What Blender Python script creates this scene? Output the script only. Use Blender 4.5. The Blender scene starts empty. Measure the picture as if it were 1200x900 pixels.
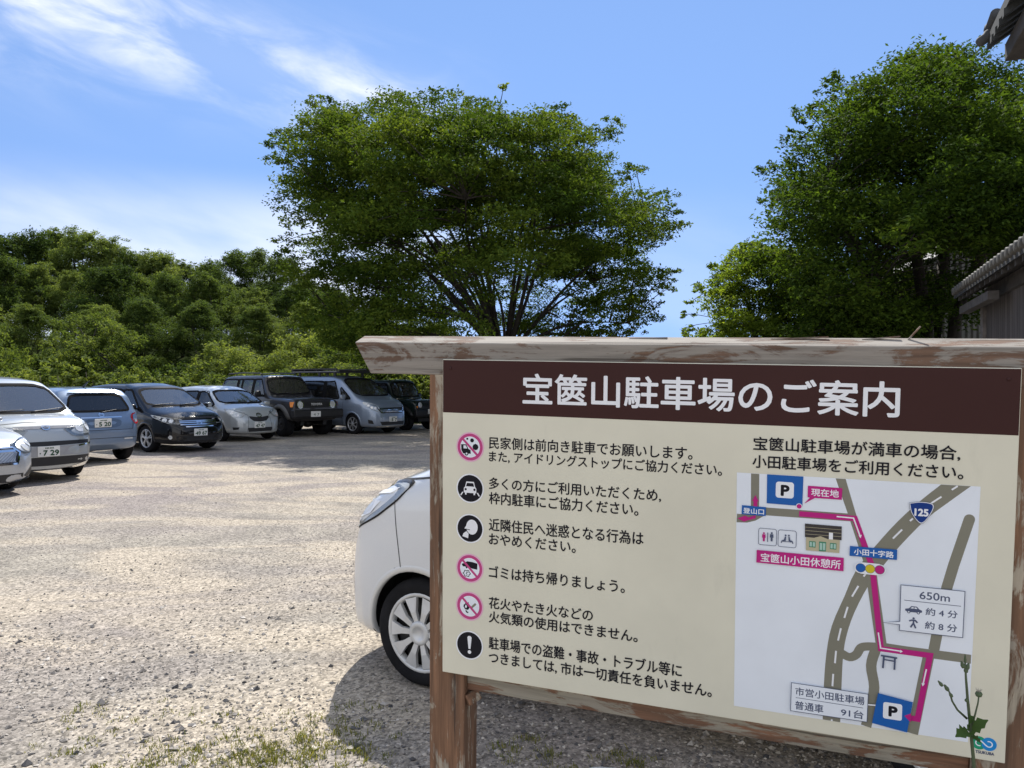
import bpy, bmesh, math, random
import numpy as np
from mathutils import Vector, Matrix
from mathutils.bvhtree import BVHTree
from mathutils.geometry import delaunay_2d_cdt

R = math.radians
sc = bpy.context.scene
COL = sc.collection
rng = np.random.default_rng(7)
random.seed(7)

# ------------------------------------------------------------------ camera, sky, sun, exposure
EYE = 1.57
cam = bpy.data.objects.new('camera', bpy.data.cameras.new('camera'))
COL.objects.link(cam)
cam.location = (0, 0, EYE)
cam.rotation_euler = (R(90), 0, 0)
cam.data.sensor_width = 36.0
cam.data.lens = 902 / 1200 * 36.0
cam.data.clip_start = 0.05
cam.data.clip_end = 5000
sc.camera = cam

SUN_EL, SUN_AZ = 51.0, 2.0          # azimuth clockwise from +Y (the view direction)
world = bpy.data.worlds.new('World')
sc.world = world
world.use_nodes = True


def build_sky():
    nt = world.node_tree
    nt.nodes.clear()
    N, Lk = nt.nodes.new, nt.links.new

    def m(op, a, b=None, c=None):
        n = N('ShaderNodeMath'); n.operation = op
        for i, v in enumerate((a, b, c)):
            if v is None: continue
            if isinstance(v, (int, float)): n.inputs[i].default_value = v
            else: Lk(v, n.inputs[i])
        return n.outputs[0]

    def clamp01(v):
        n = N('ShaderNodeClamp'); Lk(v, n.inputs[0]); return n.outputs[0]

    def sstep(v, lo, hi):
        n = N('ShaderNodeMapRange'); n.interpolation_type = 'SMOOTHSTEP'
        Lk(v, n.inputs[0]); n.inputs[1].default_value = lo; n.inputs[2].default_value = hi
        return n.outputs[0]
    out = N('ShaderNodeOutputWorld'); bg = N('ShaderNodeBackground')
    bg.inputs[1].default_value = 0.118
    sky = N('ShaderNodeTexSky'); sky.sky_type = 'NISHITA'; sky.sun_disc = False
    sky.sun_elevation = R(SUN_EL); sky.sun_rotation = R(SUN_AZ)
    sky.air_density = 1.0; sky.dust_density = 0.0; sky.ozone_density = 5.0
    tc = N('ShaderNodeTexCoord')
    # very clear air: the dome is read a little higher up than it stands, without the milky rim
    va = N('ShaderNodeVectorMath'); va.operation = 'ADD'; va.inputs[1].default_value = (0, 0, 0.55)
    nm = N('ShaderNodeVectorMath'); nm.operation = 'NORMALIZE'
    Lk(tc.outputs['Generated'], va.inputs[0]); Lk(va.outputs[0], nm.inputs[0]); Lk(nm.outputs[0], sky.inputs[0])
    sp = N('ShaderNodeSeparateXYZ'); Lk(tc.outputs['Generated'], sp.inputs[0])
    az = m('ARCTAN2', sp.outputs[0], sp.outputs[1]); el = m('ARCSINE', sp.outputs[2])
    # cirrus coordinates: angles on the dome, sheared along the streaks
    cmb = N('ShaderNodeCombineXYZ')
    Lk(m('ADD', az, m('MULTIPLY', el, 0.9)), cmb.inputs[0]); Lk(m('ADD', el, m('MULTIPLY', az, 0.12)), cmb.inputs[1])
    mp = N('ShaderNodeMapping'); mp.inputs['Scale'].default_value = (5.0, 13.0, 1)
    Lk(cmb.outputs[0], mp.inputs[0])
    nz = N('ShaderNodeTexNoise'); nz.inputs['Scale'].default_value = 1.3; nz.inputs['Detail'].default_value = 9
    nz.inputs['Roughness'].default_value = 0.58; nz.inputs['Distortion'].default_value = 0.5
    Lk(mp.outputs[0], nz.inputs[0])
    nf = nz.outputs[0]
    mp2 = N('ShaderNodeMapping'); mp2.inputs['Scale'].default_value = (2.2, 5.0, 1); mp2.inputs['Location'].default_value = (3.1, 1.7, 0)
    Lk(cmb.outputs[0], mp2.inputs[0])
    nz2 = N('ShaderNodeTexNoise'); nz2.inputs['Scale'].default_value = 1.2; nz2.inputs['Detail'].default_value = 6
    Lk(mp2.outputs[0], nz2.inputs[0])
    ns = nz2.outputs[0]
    # streak from upper left down to the right
    cen = m('ADD', m('MULTIPLY', az, -0.17), 0.318)
    dist = m('DIVIDE', m('SUBTRACT', el, cen), 0.048)
    band = m('POWER', 2.718, m('MULTIPLY', m('MULTIPLY', dist, dist), -1.0))
    fade = sstep(az, 0.03, -0.14)
    c1 = m('MULTIPLY', m('MULTIPLY', band, fade), m('ADD', 0.08, m('MULTIPLY', sstep(nf, 0.36, 0.76), 0.72)))
    # second, fainter broad streak at the left edge
    d2 = m('DIVIDE', m('SUBTRACT', el, 0.375), 0.06)
    b2 = m('POWER', 2.718, m('MULTIPLY', m('MULTIPLY', d2, d2), -1.0))
    c2 = m('MULTIPLY', m('MULTIPLY', b2, sstep(az, -0.3, -0.52)), m('MULTIPLY', sstep(nf, 0.34, 0.78), 0.32))
    # thin veil low over the trees
    low = m('MULTIPLY', sstep(el, 0.265, 0.16), sstep(el, -0.05, 0.06))
    c3 = m('MULTIPLY', m('MULTIPLY', low, m('ADD', sstep(az, 0.12, -0.25), 0.28)), m('ADD', 0.20, m('MULTIPLY', sstep(ns, 0.38, 0.62), 0.38)))
    # unseen white cloud added behind and overhead to brighten the board and windscreens
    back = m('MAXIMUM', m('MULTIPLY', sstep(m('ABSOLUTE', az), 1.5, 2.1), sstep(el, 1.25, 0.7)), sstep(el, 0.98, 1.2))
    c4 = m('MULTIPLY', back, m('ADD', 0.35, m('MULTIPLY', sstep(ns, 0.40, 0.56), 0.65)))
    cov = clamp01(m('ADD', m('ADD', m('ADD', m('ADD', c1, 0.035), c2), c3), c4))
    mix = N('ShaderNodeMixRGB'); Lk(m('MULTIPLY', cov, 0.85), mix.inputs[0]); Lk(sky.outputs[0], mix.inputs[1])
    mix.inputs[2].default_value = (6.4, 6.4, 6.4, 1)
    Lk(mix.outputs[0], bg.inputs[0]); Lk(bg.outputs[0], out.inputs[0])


build_sky()
sun = bpy.data.objects.new('sun', bpy.data.lights.new('sun', 'SUN'))
COL.objects.link(sun)
sun.data.energy = 3.8
sun.data.angle = R(0.53)
sun.data.color = (1.0, 0.95, 0.87)
sdir = Vector((math.sin(R(SUN_AZ)) * math.cos(R(SUN_EL)), math.cos(R(SUN_AZ)) * math.cos(R(SUN_EL)), math.sin(R(SUN_EL))))
sun.rotation_euler = sdir.to_track_quat('Z', 'Y').to_euler()
sc.view_settings.view_transform = 'Standard'
sc.view_settings.look = 'None'
sc.view_settings.exposure = 0.82
sc.view_settings.gamma = 1.0
sc.view_settings.use_curve_mapping = False
sc.render.engine = 'CYCLES'
sc.cycles.use_denoising = True
sc.cycles.max_bounces = 8
sc.cycles.transparent_max_bounces = 12
sc.cycles.sample_clamp_indirect = 6.0


# ------------------------------------------------------------------ helpers
def srgb(r, g, b):
    f = lambda c: (c / 255 / 12.92) if c / 255 <= 0.04045 else ((c / 255 + 0.055) / 1.055) ** 2.4
    return (f(r), f(g), f(b))


def tag(o, label=None, cat=None, group=None, kind=None):
    if label: o['label'] = label
    if cat: o['category'] = cat
    if group: o['group'] = group
    if kind: o['kind'] = kind
    return o


def empty(name, loc=(0, 0, 0), rz=0.0, parent=None):
    o = bpy.data.objects.new(name, None); COL.objects.link(o)
    o.location = loc; o.rotation_euler = (0, 0, rz); o.empty_display_size = 0.2
    if parent: o.parent = parent
    return o


class MB:
    """collects faces and links them as one mesh object"""
    def __init__(s): s.v = []; s.f = []; s.m = []; s.sm = []

    def add(s, vs, fs, mi=0, smooth=False):
        b = len(s.v); s.v.extend([tuple(v) for v in vs])
        for f in fs: s.f.append([b + i for i in f]); s.m.append(mi); s.sm.append(smooth)
        return s

    def box(s, lo, hi, mi=0, mat=None):
        x0, y0, z0 = lo; x1, y1, z1 = hi
        vs = [Vector(p) for p in ((x0, y0, z0), (x1, y0, z0), (x1, y1, z0), (x0, y1, z0), (x0, y0, z1), (x1, y0, z1), (x1, y1, z1), (x0, y1, z1))]
        if mat: vs = [mat @ v for v in vs]
        return s.add(vs, [(0, 3, 2, 1), (4, 5, 6, 7), (0, 1, 5, 4), (1, 2, 6, 5), (2, 3, 7, 6), (3, 0, 4, 7)], mi)

    def prism(s, poly, ax, a, b, mi=0):
        """poly in the plane across axis ax (other two axes in order), swept from a to b"""
        n = len(poly)
        def P(p, t):
            q = [p[0], p[1]]; q.insert(ax, t); return q
        vs = [P(p, a) for p in poly] + [P(p, b) for p in poly]
        fs = [list(range(n))[::-1], [n + i for i in range(n)]] + [(i, (i + 1) % n, n + (i + 1) % n, n + i) for i in range(n)]
        return s.add(vs, fs, mi)

    def tube(s, pts, rad, seg=6, mi=0, cap=True):
        pts = [Vector(p) for p in pts]; n = len(pts)
        if isinstance(rad, (int, float)): rad = [rad] * n
        vs, fs = [], []
        up = Vector((0, 0, 1))
        for i, p in enumerate(pts):
            d = (pts[min(i + 1, n - 1)] - pts[max(i - 1, 0)])
            if d.length < 1e-9: d = Vector((0, 0, 1))
            d.normalize()
            a = d.cross(up)
            if a.length < 0.05: a = d.cross(Vector((1, 0, 0)))
            a.normalize(); b = d.cross(a)
            for k in range(seg):
                t = 2 * math.pi * k / seg
                vs.append(p + (a * math.cos(t) + b * math.sin(t)) * rad[i])
        for i in range(n - 1):
            for k in range(seg):
                fs.append((i * seg + k, i * seg + (k + 1) % seg, (i + 1) * seg + (k + 1) % seg, (i + 1) * seg + k))
        if cap: fs.append(list(range(seg))[::-1]); fs.append([(n - 1) * seg + k for k in range(seg)])
        return s.add(vs, fs, mi, True)

    def lathe(s, prof, seg=32, axis='y', mi=0, c=(0, 0, 0)):
        """prof: list of (r, t) about the axis"""
        vs, fs = [], []
        n = len(prof)
        for k in range(seg):
            a = 2 * math.pi * k / seg
            for r, t in prof:
                if axis == 'y': vs.append((c[0] + r * math.cos(a), c[1] + t, c[2] + r * math.sin(a)))
                elif axis == 'z': vs.append((c[0] + r * math.cos(a), c[1] + r * math.sin(a), c[2] + t))
                else: vs.append((c[0] + t, c[1] + r * math.cos(a), c[2] + r * math.sin(a)))
        for k in range(seg):
            for i in range(n - 1):
                fs.append((k * n + i, k * n + i + 1, ((k + 1) % seg) * n + i + 1, ((k + 1) % seg) * n + i))
        return s.add(vs, fs, mi, True)

    def mesh(s, name, mats):
        me = bpy.data.meshes.new(name)
        me.from_pydata(s.v, [], s.f)
        for mt in (mats if isinstance(mats, (list, tuple)) else [mats]): me.materials.append(mt)
        me.polygons.foreach_set('material_index', s.m)
        me.polygons.foreach_set('use_smooth', s.sm)
        me.update()
        return me

    def build(s, name, mats, parent=None):
        o = bpy.data.objects.new(name, s.mesh(name, mats)); COL.objects.link(o)
        if parent: o.parent = parent
        return o


def bevel(o, w=0.004, seg=2):
    md = o.modifiers.new('edge', 'BEVEL'); md.width = w; md.segments = seg; md.limit_method = 'ANGLE'; md.angle_limit = R(40)
    return o


def quads_mesh(name, verts, nq, mats, mat_idx=None, rnd=None, k=4):
    """numpy mesh of nq separate k-gons"""
    me = bpy.data.meshes.new(name)
    me.vertices.add(nq * k); me.vertices.foreach_set('co', verts.astype(np.float32).ravel())
    me.loops.add(nq * k); me.loops.foreach_set('vertex_index', np.arange(nq * k, dtype=np.int32))
    me.polygons.add(nq)
    me.polygons.foreach_set('loop_start', np.arange(0, nq * k, k, dtype=np.int32))
    try: me.polygons.foreach_set('loop_total', np.full(nq, k, dtype=np.int32))
    except Exception: pass
    for mt in mats: me.materials.append(mt)
    if rnd is not None:
        at = me.attributes.new('rnd', 'FLOAT', 'FACE'); at.data.foreach_set('value', rnd.astype(np.float32))
    me.update(calc_edges=True); me.validate()
    return me


# ------------------------------------------------------------------ materials
class NT:
    def __init__(s, name):
        s.m = bpy.data.materials.new(name); s.m.use_nodes = True
        s.t = s.m.node_tree; s.b = s.t.nodes['Principled BSDF']; s.out = s.t.nodes['Material Output']

    def n(s, k, **kw):
        o = s.t.nodes.new(k)
        for a, v in kw.items(): setattr(o, a, v)
        return o

    def l(s, a, b): s.t.links.new(a, b)

    def setv(s, **kw):
        for k, v in kw.items():
            k = k.replace('_', ' ')
            if isinstance(v, tuple) and len(v) == 3: v = (*v, 1)
            s.b.inputs[k].default_value = v
        return s

    def coord(s, scale=(1, 1, 1), which='Object', loc=(0, 0, 0)):
        tc = s.n('ShaderNodeTexCoord'); mp = s.n('ShaderNodeMapping')
        mp.inputs['Scale'].default_value = scale; mp.inputs['Location'].default_value = loc
        s.l(tc.outputs[which], mp.inputs[0]); return mp.outputs[0]

    def noise(s, vec, scale, detail=5, rough=0.55, dist=0.0):
        o = s.n('ShaderNodeTexNoise')
        o.inputs['Scale'].default_value = scale; o.inputs['Detail'].default_value = detail
        o.inputs['Roughness'].default_value = rough; o.inputs['Distortion'].default_value = dist
        if vec is not None: s.l(vec, o.inputs[0])
        return o.outputs[0]

    def ramp(s, fac, stops):
        o = s.n('ShaderNodeValToRGB'); e = o.color_ramp.elements
        while len(e) < len(stops): e.new(0.5)
        for i, (p, c) in enumerate(stops):
            e[i].position = p; e[i].color = (*c, 1) if not isinstance(c, (int, float)) else (c, c, c, 1)
        s.l(fac, o.inputs[0]); return o.outputs[0]

    def mix(s, fac, a, b, mode='MIX'):
        o = s.n('ShaderNodeMixRGB', blend_type=mode)
        for i, v in ((0, fac), (1, a), (2, b)):
            if isinstance(v, (int, float)): o.inputs[i].default_value = v if i == 0 else (v, v, v, 1)
            elif isinstance(v, tuple): o.inputs[i].default_value = (*v, 1)
            else: s.l(v, o.inputs[i])
        return o.outputs[0]

    def math(s, op, a, b=None):
        o = s.n('ShaderNodeMath', operation=op)
        for i, v in ((0, a), (1, b)):
            if v is None: continue
            if isinstance(v, (int, float)): o.inputs[i].default_value = v
            else: s.l(v, o.inputs[i])
        return o.outputs[0]

    def bump(s, h, strength=0.3, dist=0.01):
        o = s.n('ShaderNodeBump'); o.inputs['Strength'].default_value = strength; o.inputs['Distance'].default_value = dist
        s.l(h, o.inputs['Height']); s.l(o.outputs[0], s.b.inputs['Normal']); return s

    def base(s, c): s.l(c, s.b.inputs['Base Color']); return s


def plain(name, col, rough=0.5, metal=0.0, var=0.12, scale=8.0, **kw):
    t = NT(name)
    c = t.ramp(t.noise(t.coord(), scale, 4), [(0.3, tuple(x * (1 - var) for x in col)), (0.7, tuple(min(1, x * (1 + var)) for x in col))])
    t.base(c); t.setv(Roughness=rough, Metallic=metal, **kw)
    return t.m


def paint_mat(name, col, metal=0.35, rough=0.32):
    """car paint with clear coat; the inner side of the shell is dark trim"""
    t = NT(name)
    fl = t.noise(t.coord(), 900, 1)
    c = t.ramp(fl, [(0.3, tuple(x * 0.88 for x in col)), (0.7, tuple(min(1, x * 1.1) for x in col))])
    # road dust on the lower body
    sp = t.n('ShaderNodeSeparateXYZ'); t.l(t.coord(), sp.inputs[0])
    dn = t.math('MULTIPLY', t.ramp(sp.outputs[2], [(0.15, 1.0), (0.55, 0.0)]), t.noise(t.coord(), 6, 5))
    c = t.mix(t.math('MULTIPLY', dn, 0.4 if sum(col) > 0.3 else 0.10), c, (0.30, 0.27, 0.23))
    geo = t.n('ShaderNodeNewGeometry')
    c = t.mix(geo.outputs['Backfacing'], c, (0.02, 0.02, 0.022))
    t.base(c)
    t.l(t.math('MULTIPLY', t.math('SUBTRACT', 1.0, geo.outputs['Backfacing']), metal), t.b.inputs['Metallic'])
    t.setv(Roughness=rough)
    if sum(col) < 0.2: t.b.inputs['Specular IOR Level'].default_value = 0.1
    t.b.inputs['Coat Weight'].default_value = 1.0 if sum(col) > 0.2 else 0.8; t.b.inputs['Coat Roughness'].default_value = 0.04
    return t.m


def glass_mat(name, tint, refl=1.0, dust=0.0, ior=1.75):
    """window glass: tinted, mirror-like at the surface, with a thin film of road dust"""
    t = NT(name)
    tr = t.n('ShaderNodeBsdfTransparent'); tr.inputs[0].default_value = (*tint, 1)
    gl = t.n('ShaderNodeBsdfGlossy'); gl.inputs['Roughness'].default_value = 0.03; gl.inputs[0].default_value = (refl, refl, refl, 1)
    fr = t.n('ShaderNodeFresnel'); fr.inputs[0].default_value = ior
    mx = t.n('ShaderNodeMixShader')
    t.l(fr.outputs[0], mx.inputs[0]); t.l(tr.outputs[0], mx.inputs[1]); t.l(gl.outputs[0], mx.inputs[2])
    df = t.n('ShaderNodeBsdfDiffuse'); df.inputs[0].default_value = (0.55, 0.54, 0.50, 1)
    m2 = t.n('ShaderNodeMixShader')
    t.l(t.math('MULTIPLY', t.ramp(t.noise(t.coord(), 0.8, 2), [(0.3, 0.85), (0.7, 1.0)]), dust), m2.inputs[0])
    t.l(mx.outputs[0], m2.inputs[1]); t.l(df.outputs[0], m2.inputs[2]); t.l(m2.outputs[0], t.out.inputs[0])
    return t.m


def leaf_mat(name, stops, trans=0.45, rough=0.75):
    t = NT(name)
    at = t.n('ShaderNodeAttribute', attribute_name='rnd')
    oi = t.n('ShaderNodeObjectInfo')
    f = t.math('ADD', at.outputs['Fac'], t.math('MULTIPLY', t.math('SUBTRACT', oi.outputs['Random'], 0.5), 0.5))
    c = t.ramp(f, stops)
    t.base(c); t.setv(Roughness=rough); t.b.inputs['Specular IOR Level'].default_value = 0.08
    tl = t.n('ShaderNodeBsdfTranslucent')
    t.l(t.mix(1.0, c, (1.35, 1.3, 0.55), 'MULTIPLY'), tl.inputs[0])
    mx = t.n('ShaderNodeMixShader'); mx.inputs[0].default_value = trans
    t.l(t.b.outputs[0], mx.inputs[1]); t.l(tl.outputs[0], mx.inputs[2]); t.l(mx.outputs[0], t.out.inputs[0])
    return t.m


def bark_mat(name, a, b):
    t = NT(name)
    n = t.noise(t.coord((9, 9, 2.0)), 2.0, 8, 0.65)
    t.base(t.ramp(n, [(0.3, a), (0.7, b)])); t.setv(Roughness=0.9); t.bump(n, 0.7, 0.03)
    return t.m


def peeled_wood(name, grain, cover, white=(0.50, 0.48, 0.44), brown=(0.155, 0.070, 0.036)):
    """brown timber with old whitish paint flaking off along the grain (grain = local axis 0/1)"""
    t = NT(name)
    sc1 = [26, 26, 26]; sc1[grain] = 2.2
    sc2 = [60, 60, 60]; sc2[grain] = 3.0
    sc3 = [9, 9, 9]; sc3[grain] = 2.6
    v1, v2, v3 = t.coord(tuple(sc1)), t.coord(tuple(sc2), loc=(2, 5, 1)), t.coord(tuple(sc3), loc=(7, 1, 4))
    g = t.noise(v2, 1.0, 7, 0.62, 0.4)
    patch = t.noise(v3, 1.0, 8, 0.68, 1.2)
    fine = t.noise(v1, 1.3, 9, 0.7, 0.6)
    s = t.math('ADD', t.math('MULTIPLY', patch, 0.62), t.math('MULTIPLY', fine, 0.38))
    mask = t.ramp(s, [(cover - 0.018, 0.0), (cover + 0.022, 1.0)])
    wd = t.ramp(g, [(0.28, tuple(x * 0.5 for x in brown)), (0.5, brown), (0.72, tuple(x * 1.75 for x in brown))])
    wd = t.mix(t.ramp(t.noise(v3, 0.7, 3), [(0.35, 0.0), (0.7, 0.7)]), wd, (0.10, 0.062, 0.042))
    wh = t.ramp(g, [(0.25, tuple(x * 0.55 for x in white)), (0.55, white), (0.8, tuple(min(1, x * 1.2) for x in white))])
    wh = t.mix(t.ramp(t.noise(t.coord(), 7, 6), [(0.42, 0.0), (0.75, 0.7)]), wh, (0.26, 0.235, 0.205))
    # knots and dents
    vo = t.n('ShaderNodeTexVoronoi'); vo.inputs['Scale'].default_value = 5.0; t.l(t.coord(tuple(1.0 if i != grain else 0.55 for i in range(3))), vo.inputs[0])
    kn = t.ramp(t.math('ADD', vo.outputs['Distance'], t.math('MULTIPLY', fine, 0.06)), [(0.065, 1.0), (0.10, 0.0)])
    c = t.mix(mask, wd, wh)
    c = t.mix(t.math('MULTIPLY', kn, 0.85), c, (0.03, 0.016, 0.011))
    # drying cracks along the grain
    sc4 = [34, 34, 34]; sc4[grain] = 0.8
    cr = t.ramp(t.noise(t.coord(tuple(sc4), loc=(3, 3, 9)), 1.0, 3, 0.5), [(0.655, 0.0), (0.69, 1.0)])
    c = t.mix(t.math('MULTIPLY', cr, 0.7), c, (0.03, 0.02, 0.016))
    t.base(c); t.setv(Roughness=0.82)
    t.bump(t.math('SUBTRACT', t.math('ADD', t.math('MULTIPLY', mask, 0.5), t.math('MULTIPLY', g, 0.6)), cr), 0.55, 0.004)
    return t.m


M = {}
M['seam'] = plain('shut_line', (0.012, 0.012, 0.013), 0.6)
M['black'] = plain('black_trim', (0.014, 0.014, 0.016), 0.45)
M['tyre'] = plain('tyre_rubber', (0.014, 0.014, 0.016), 0.9, var=0.3, Specular_IOR_Level=0.15)
M['alloy'] = plain('silver_wheel', (0.55, 0.56, 0.58), 0.32, 0.55)
M['hubcap'] = plain('silver_hubcap', (0.60, 0.61, 0.62), 0.36, 0.25)
M['darkrim'] = plain('dark_steel_wheel', (0.035, 0.035, 0.038), 0.5, 0.3)
M['chrome'] = plain('chrome', (0.80, 0.81, 0.83), 0.1, 1.0, var=0.03)
M['lamp'] = plain('lamp_reflector', (0.66, 0.67, 0.68), 0.15, 0.3, var=0.25, scale=30)
M['lampdark'] = plain('lamp_housing', (0.40, 0.405, 0.41), 0.2, 0.2, var=0.45, scale=30)
M['lampwhite'] = plain('lamp_bowl', (0.86, 0.87, 0.88), 0.25, 0.0, var=0.08, scale=40)
M['lens'] = glass_mat('lamp_lens', (0.93, 0.95, 0.96))
M['amber'] = plain('amber_lens', (0.75, 0.22, 0.02), 0.15)
M['red'] = plain('red_lens', (0.42, 0.012, 0.02), 0.12)
M['plate'] = plain('plate_white', (0.72, 0.72, 0.70), 0.4, var=0.03)
M['platey'] = plain('plate_ink', (0.01, 0.06, 0.03), 0.5)
M['glass'] = glass_mat('car_glass', (0.55, 0.63, 0.59), 1.0, 0.02)
M['screen'] = glass_mat('windscreen_glass', (0.55, 0.63, 0.59), 1.0, 0.07, 2.4)
M['sealmat'] = plain('window_rubber', (0.01, 0.01, 0.011), 0.9)
M['sealmat'].node_tree.nodes['Principled BSDF'].inputs['Specular IOR Level'].default_value = 0.1
M['privacy'] = glass_mat('privacy_glass', (0.10, 0.11, 0.12), 1.0, 0.02)
M['trim'] = plain('cabin_cloth', (0.035, 0.035, 0.038), 0.85, var=0.25)
M['lightrail'] = plain('rack_metal', (0.25, 0.25, 0.26), 0.35, 0.8)
M['bark'] = bark_mat('bark', (0.016, 0.013, 0.011), (0.055, 0.046, 0.038))
M['palebark'] = bark_mat('pale_bark', (0.07, 0.06, 0.05), (0.22, 0.19, 0.155))
M['leaf_zelkova'] = leaf_mat('zelkova_leaf', [(0.0, (0.020, 0.042, 0.010)), (0.5, (0.055, 0.098, 0.016)), (1.0, (0.165, 0.22, 0.034))], 0.42)
M['leaf_wood'] = leaf_mat('wood_leaf', [(0.0, (0.028, 0.054, 0.018)), (0.5, (0.095, 0.142, 0.040)), (1.0, (0.24, 0.295, 0.095))], 0.44)
M['leaf_right'] = leaf_mat('broad_leaf', [(0.0, (0.030, 0.060, 0.012)), (0.5, (0.085, 0.14, 0.020)), (1.0, (0.24, 0.29, 0.045))], 0.47)
M['leaf_light'] = leaf_mat('young_leaf', [(0.0, (0.07, 0.12, 0.020)), (0.5, (0.16, 0.23, 0.032)), (1.0, (0.29, 0.35, 0.055))], 0.52)
M['leaf_shrub'] = leaf_mat('shrub_leaf', [(0.0, (0.06, 0.10, 0.028)), (0.5, (0.14, 0.185, 0.050)), (1.0, (0.27, 0.31, 0.09))], 0.45)
M['grass'] = leaf_mat('grass_blade', [(0.0, (0.07, 0.105, 0.026)), (0.5, (0.15, 0.17, 0.05)), (1.0, (0.30, 0.27, 0.10))], 0.4)


# ------------------------------------------------------------------ ground
def lot_z(x, y):
    return 0.0


def build_ground():
    t = NT('gravel_lot')
    w = t.coord(which='Object')
    big = t.noise(w, 0.22, 4, 0.55)
    mid = t.noise(w, 1.6, 6, 0.62, 0.4)
    fine = t.noise(w, 26, 6, 0.7)
    vo = t.n('ShaderNodeTexVoronoi'); vo.inputs['Scale'].default_value = 55.0; t.l(w, vo.inputs[0])
    vo2 = t.n('ShaderNodeTexVoronoi'); vo2.inputs['Scale'].default_value = 19.0; t.l(w, vo2.inputs[0])
    c = t.ramp(mid, [(0.30, (0.20, 0.183, 0.158)), (0.5, (0.28, 0.255, 0.217)), (0.72, (0.355, 0.322, 0.265))])
    c = t.mix(t.ramp(big, [(0.40, 0.0), (0.60, 0.75)]), c, (0.235, 0.205, 0.198))
    # worn tracks of bare fine soil, curving with the traffic
    st = t.noise(t.coord((0.28, 0.75, 1), which='Object', loc=(1, 3, 0)), 1.0, 5, 0.5, 1.5)
    c = t.mix(t.ramp(st, [(0.47, 0.0), (0.60, 0.8)]), c, (0.40, 0.347, 0.275))
    stone = t.ramp(vo.outputs['Color'], [(0.1, 0.45), (0.5, 1.0), (0.9, 1.45)])
    c = t.mix(0.85, c, t.mix(1.0, c, stone, 'MULTIPLY'))
    vo3 = t.n('ShaderNodeTexVoronoi'); vo3.inputs['Scale'].default_value = 105.0; t.l(w, vo3.inputs[0])
    c = t.mix(0.8, c, t.mix(1.0, c, t.ramp(vo3.outputs['Color'], [(0.12, 0.50), (0.35, 0.94), (0.7, 1.06), (0.9, 1.4)]), 'MULTIPLY'))
    c = t.mix(t.ramp(fine, [(0.57, 0.0), (0.68, 0.75)]), c, (0.085, 0.08, 0.08))
    c = t.mix(t.ramp(t.noise(w, 60, 3), [(0.66, 0.0), (0.74, 0.6)]), c, (0.50, 0.47, 0.43))
    t.base(c); t.setv(Roughness=0.95); t.b.inputs['Specular IOR Level'].default_value = 0.15
    h = t.math('ADD', t.math('MULTIPLY', fine, 0.6), t.math('ADD', t.math('MULTIPLY', t.math('SUBTRACT', 1.0, vo.outputs['Distance']), 0.4),
               t.math('MULTIPLY', t.math('SUBTRACT', 1.0, vo2.outputs['Distance']), 0.5)))
    t.bump(t.math('ADD', h, t.math('MULTIPLY', mid, 1.2)), 0.38, 0.022)
    b = MB()
    S = 3000
    b.add([(-S, -S, 0), (S, -S, 0), (S, S, 0), (-S, S, 0)], [(0, 1, 2, 3)])
    tag(b.build('ground', t.m), kind='structure')
    # rough grass beyond the lot
    g = NT('rough_grass')
    gw = g.coord()
    c = g.ramp(g.noise(gw, 1.2, 7, 0.65), [(0.3, (0.055, 0.075, 0.02)), (0.55, (0.11, 0.13, 0.035)), (0.75, (0.19, 0.18, 0.07))])
    g.base(c); g.setv(Roughness=0.95, Specular_IOR_Level=0.0); g.bump(g.noise(gw, 9, 6), 0.8, 0.08)
    b = MB()
    # ragged edge
    xs = np.linspace(-120, 60, 180)
    near = [(x, 30.2 + 0.5 * math.sin(x * 1.7) + 0.35 * math.sin(x * 4.1 + 1) + max(0, (x + 2)) * 0.0, 0.004) for x in xs]
    far = [(x, 400, 0.004) for x in xs]
    vs = near + far; n = len(xs)
    b.add(vs, [(i, i + 1, n + i + 1, n + i) for i in range(n - 1)])
    tag(b.build('grass_verge', g.m), kind='structure')
    # wooded slope under the trees
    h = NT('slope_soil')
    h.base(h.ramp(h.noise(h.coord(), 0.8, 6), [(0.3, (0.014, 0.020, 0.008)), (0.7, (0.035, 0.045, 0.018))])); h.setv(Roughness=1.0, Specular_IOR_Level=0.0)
    b = MB()
    X = np.linspace(-110, 14, 50); Y = np.linspace(40, 120, 30)
    vs = []
    for y in Y:
        for x in X:
            e = np.clip((y - 40) / 40, 0, 1); e = e * e * (3 - 2 * e)
            s = np.clip((4 - x) / 22, 0, 1); s = s * s * (3 - 2 * s)
            vs.append((x, y, -0.02 + 6.0 * e * s + 0.3 * math.sin(x * .4) * math.sin(y * .3) * e * s))
    nx = len(X)
    b.add(vs, [(j * nx + i, j * nx + i + 1, (j + 1) * nx + i + 1, (j + 1) * nx + i) for j in range(len(Y) - 1) for i in range(nx - 1)], 0, True)
    tag(b.build('hill', h.m), kind='structure')


def hill_z(x, y):
    e = float(np.clip((y - 40) / 40, 0, 1)); e = e * e * (3 - 2 * e)
    s = float(np.clip((4 - x) / 22, 0, 1)); s = s * s * (3 - 2 * s)
    return max(0.0, -0.02 + 6.0 * e * s)


build_ground()
#@@STONES
# ------------------------------------------------------------------ the notice board
# panel frame: x along the board, y up the board, z out of its face; origin on the ground under its left edge
PW, PH = 1.684, 1.080
TL = Vector((-0.23439, 2.6, 1.65350))
hx = Vector((0.9419005, -0.33336935, -0.02466411))
vx = Vector((-0.00609178, 0.05665244, -0.99837538))
nx_ = hx.cross(vx)
YT = TL.z / 0.99837538
YB = YT - PH
SIGN_O = TL + vx * YT
SIGN_M = Matrix((hx, -vx, -nx_)).transposed().to_4x4()
SIGN_M.translation = SIGN_O


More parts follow.
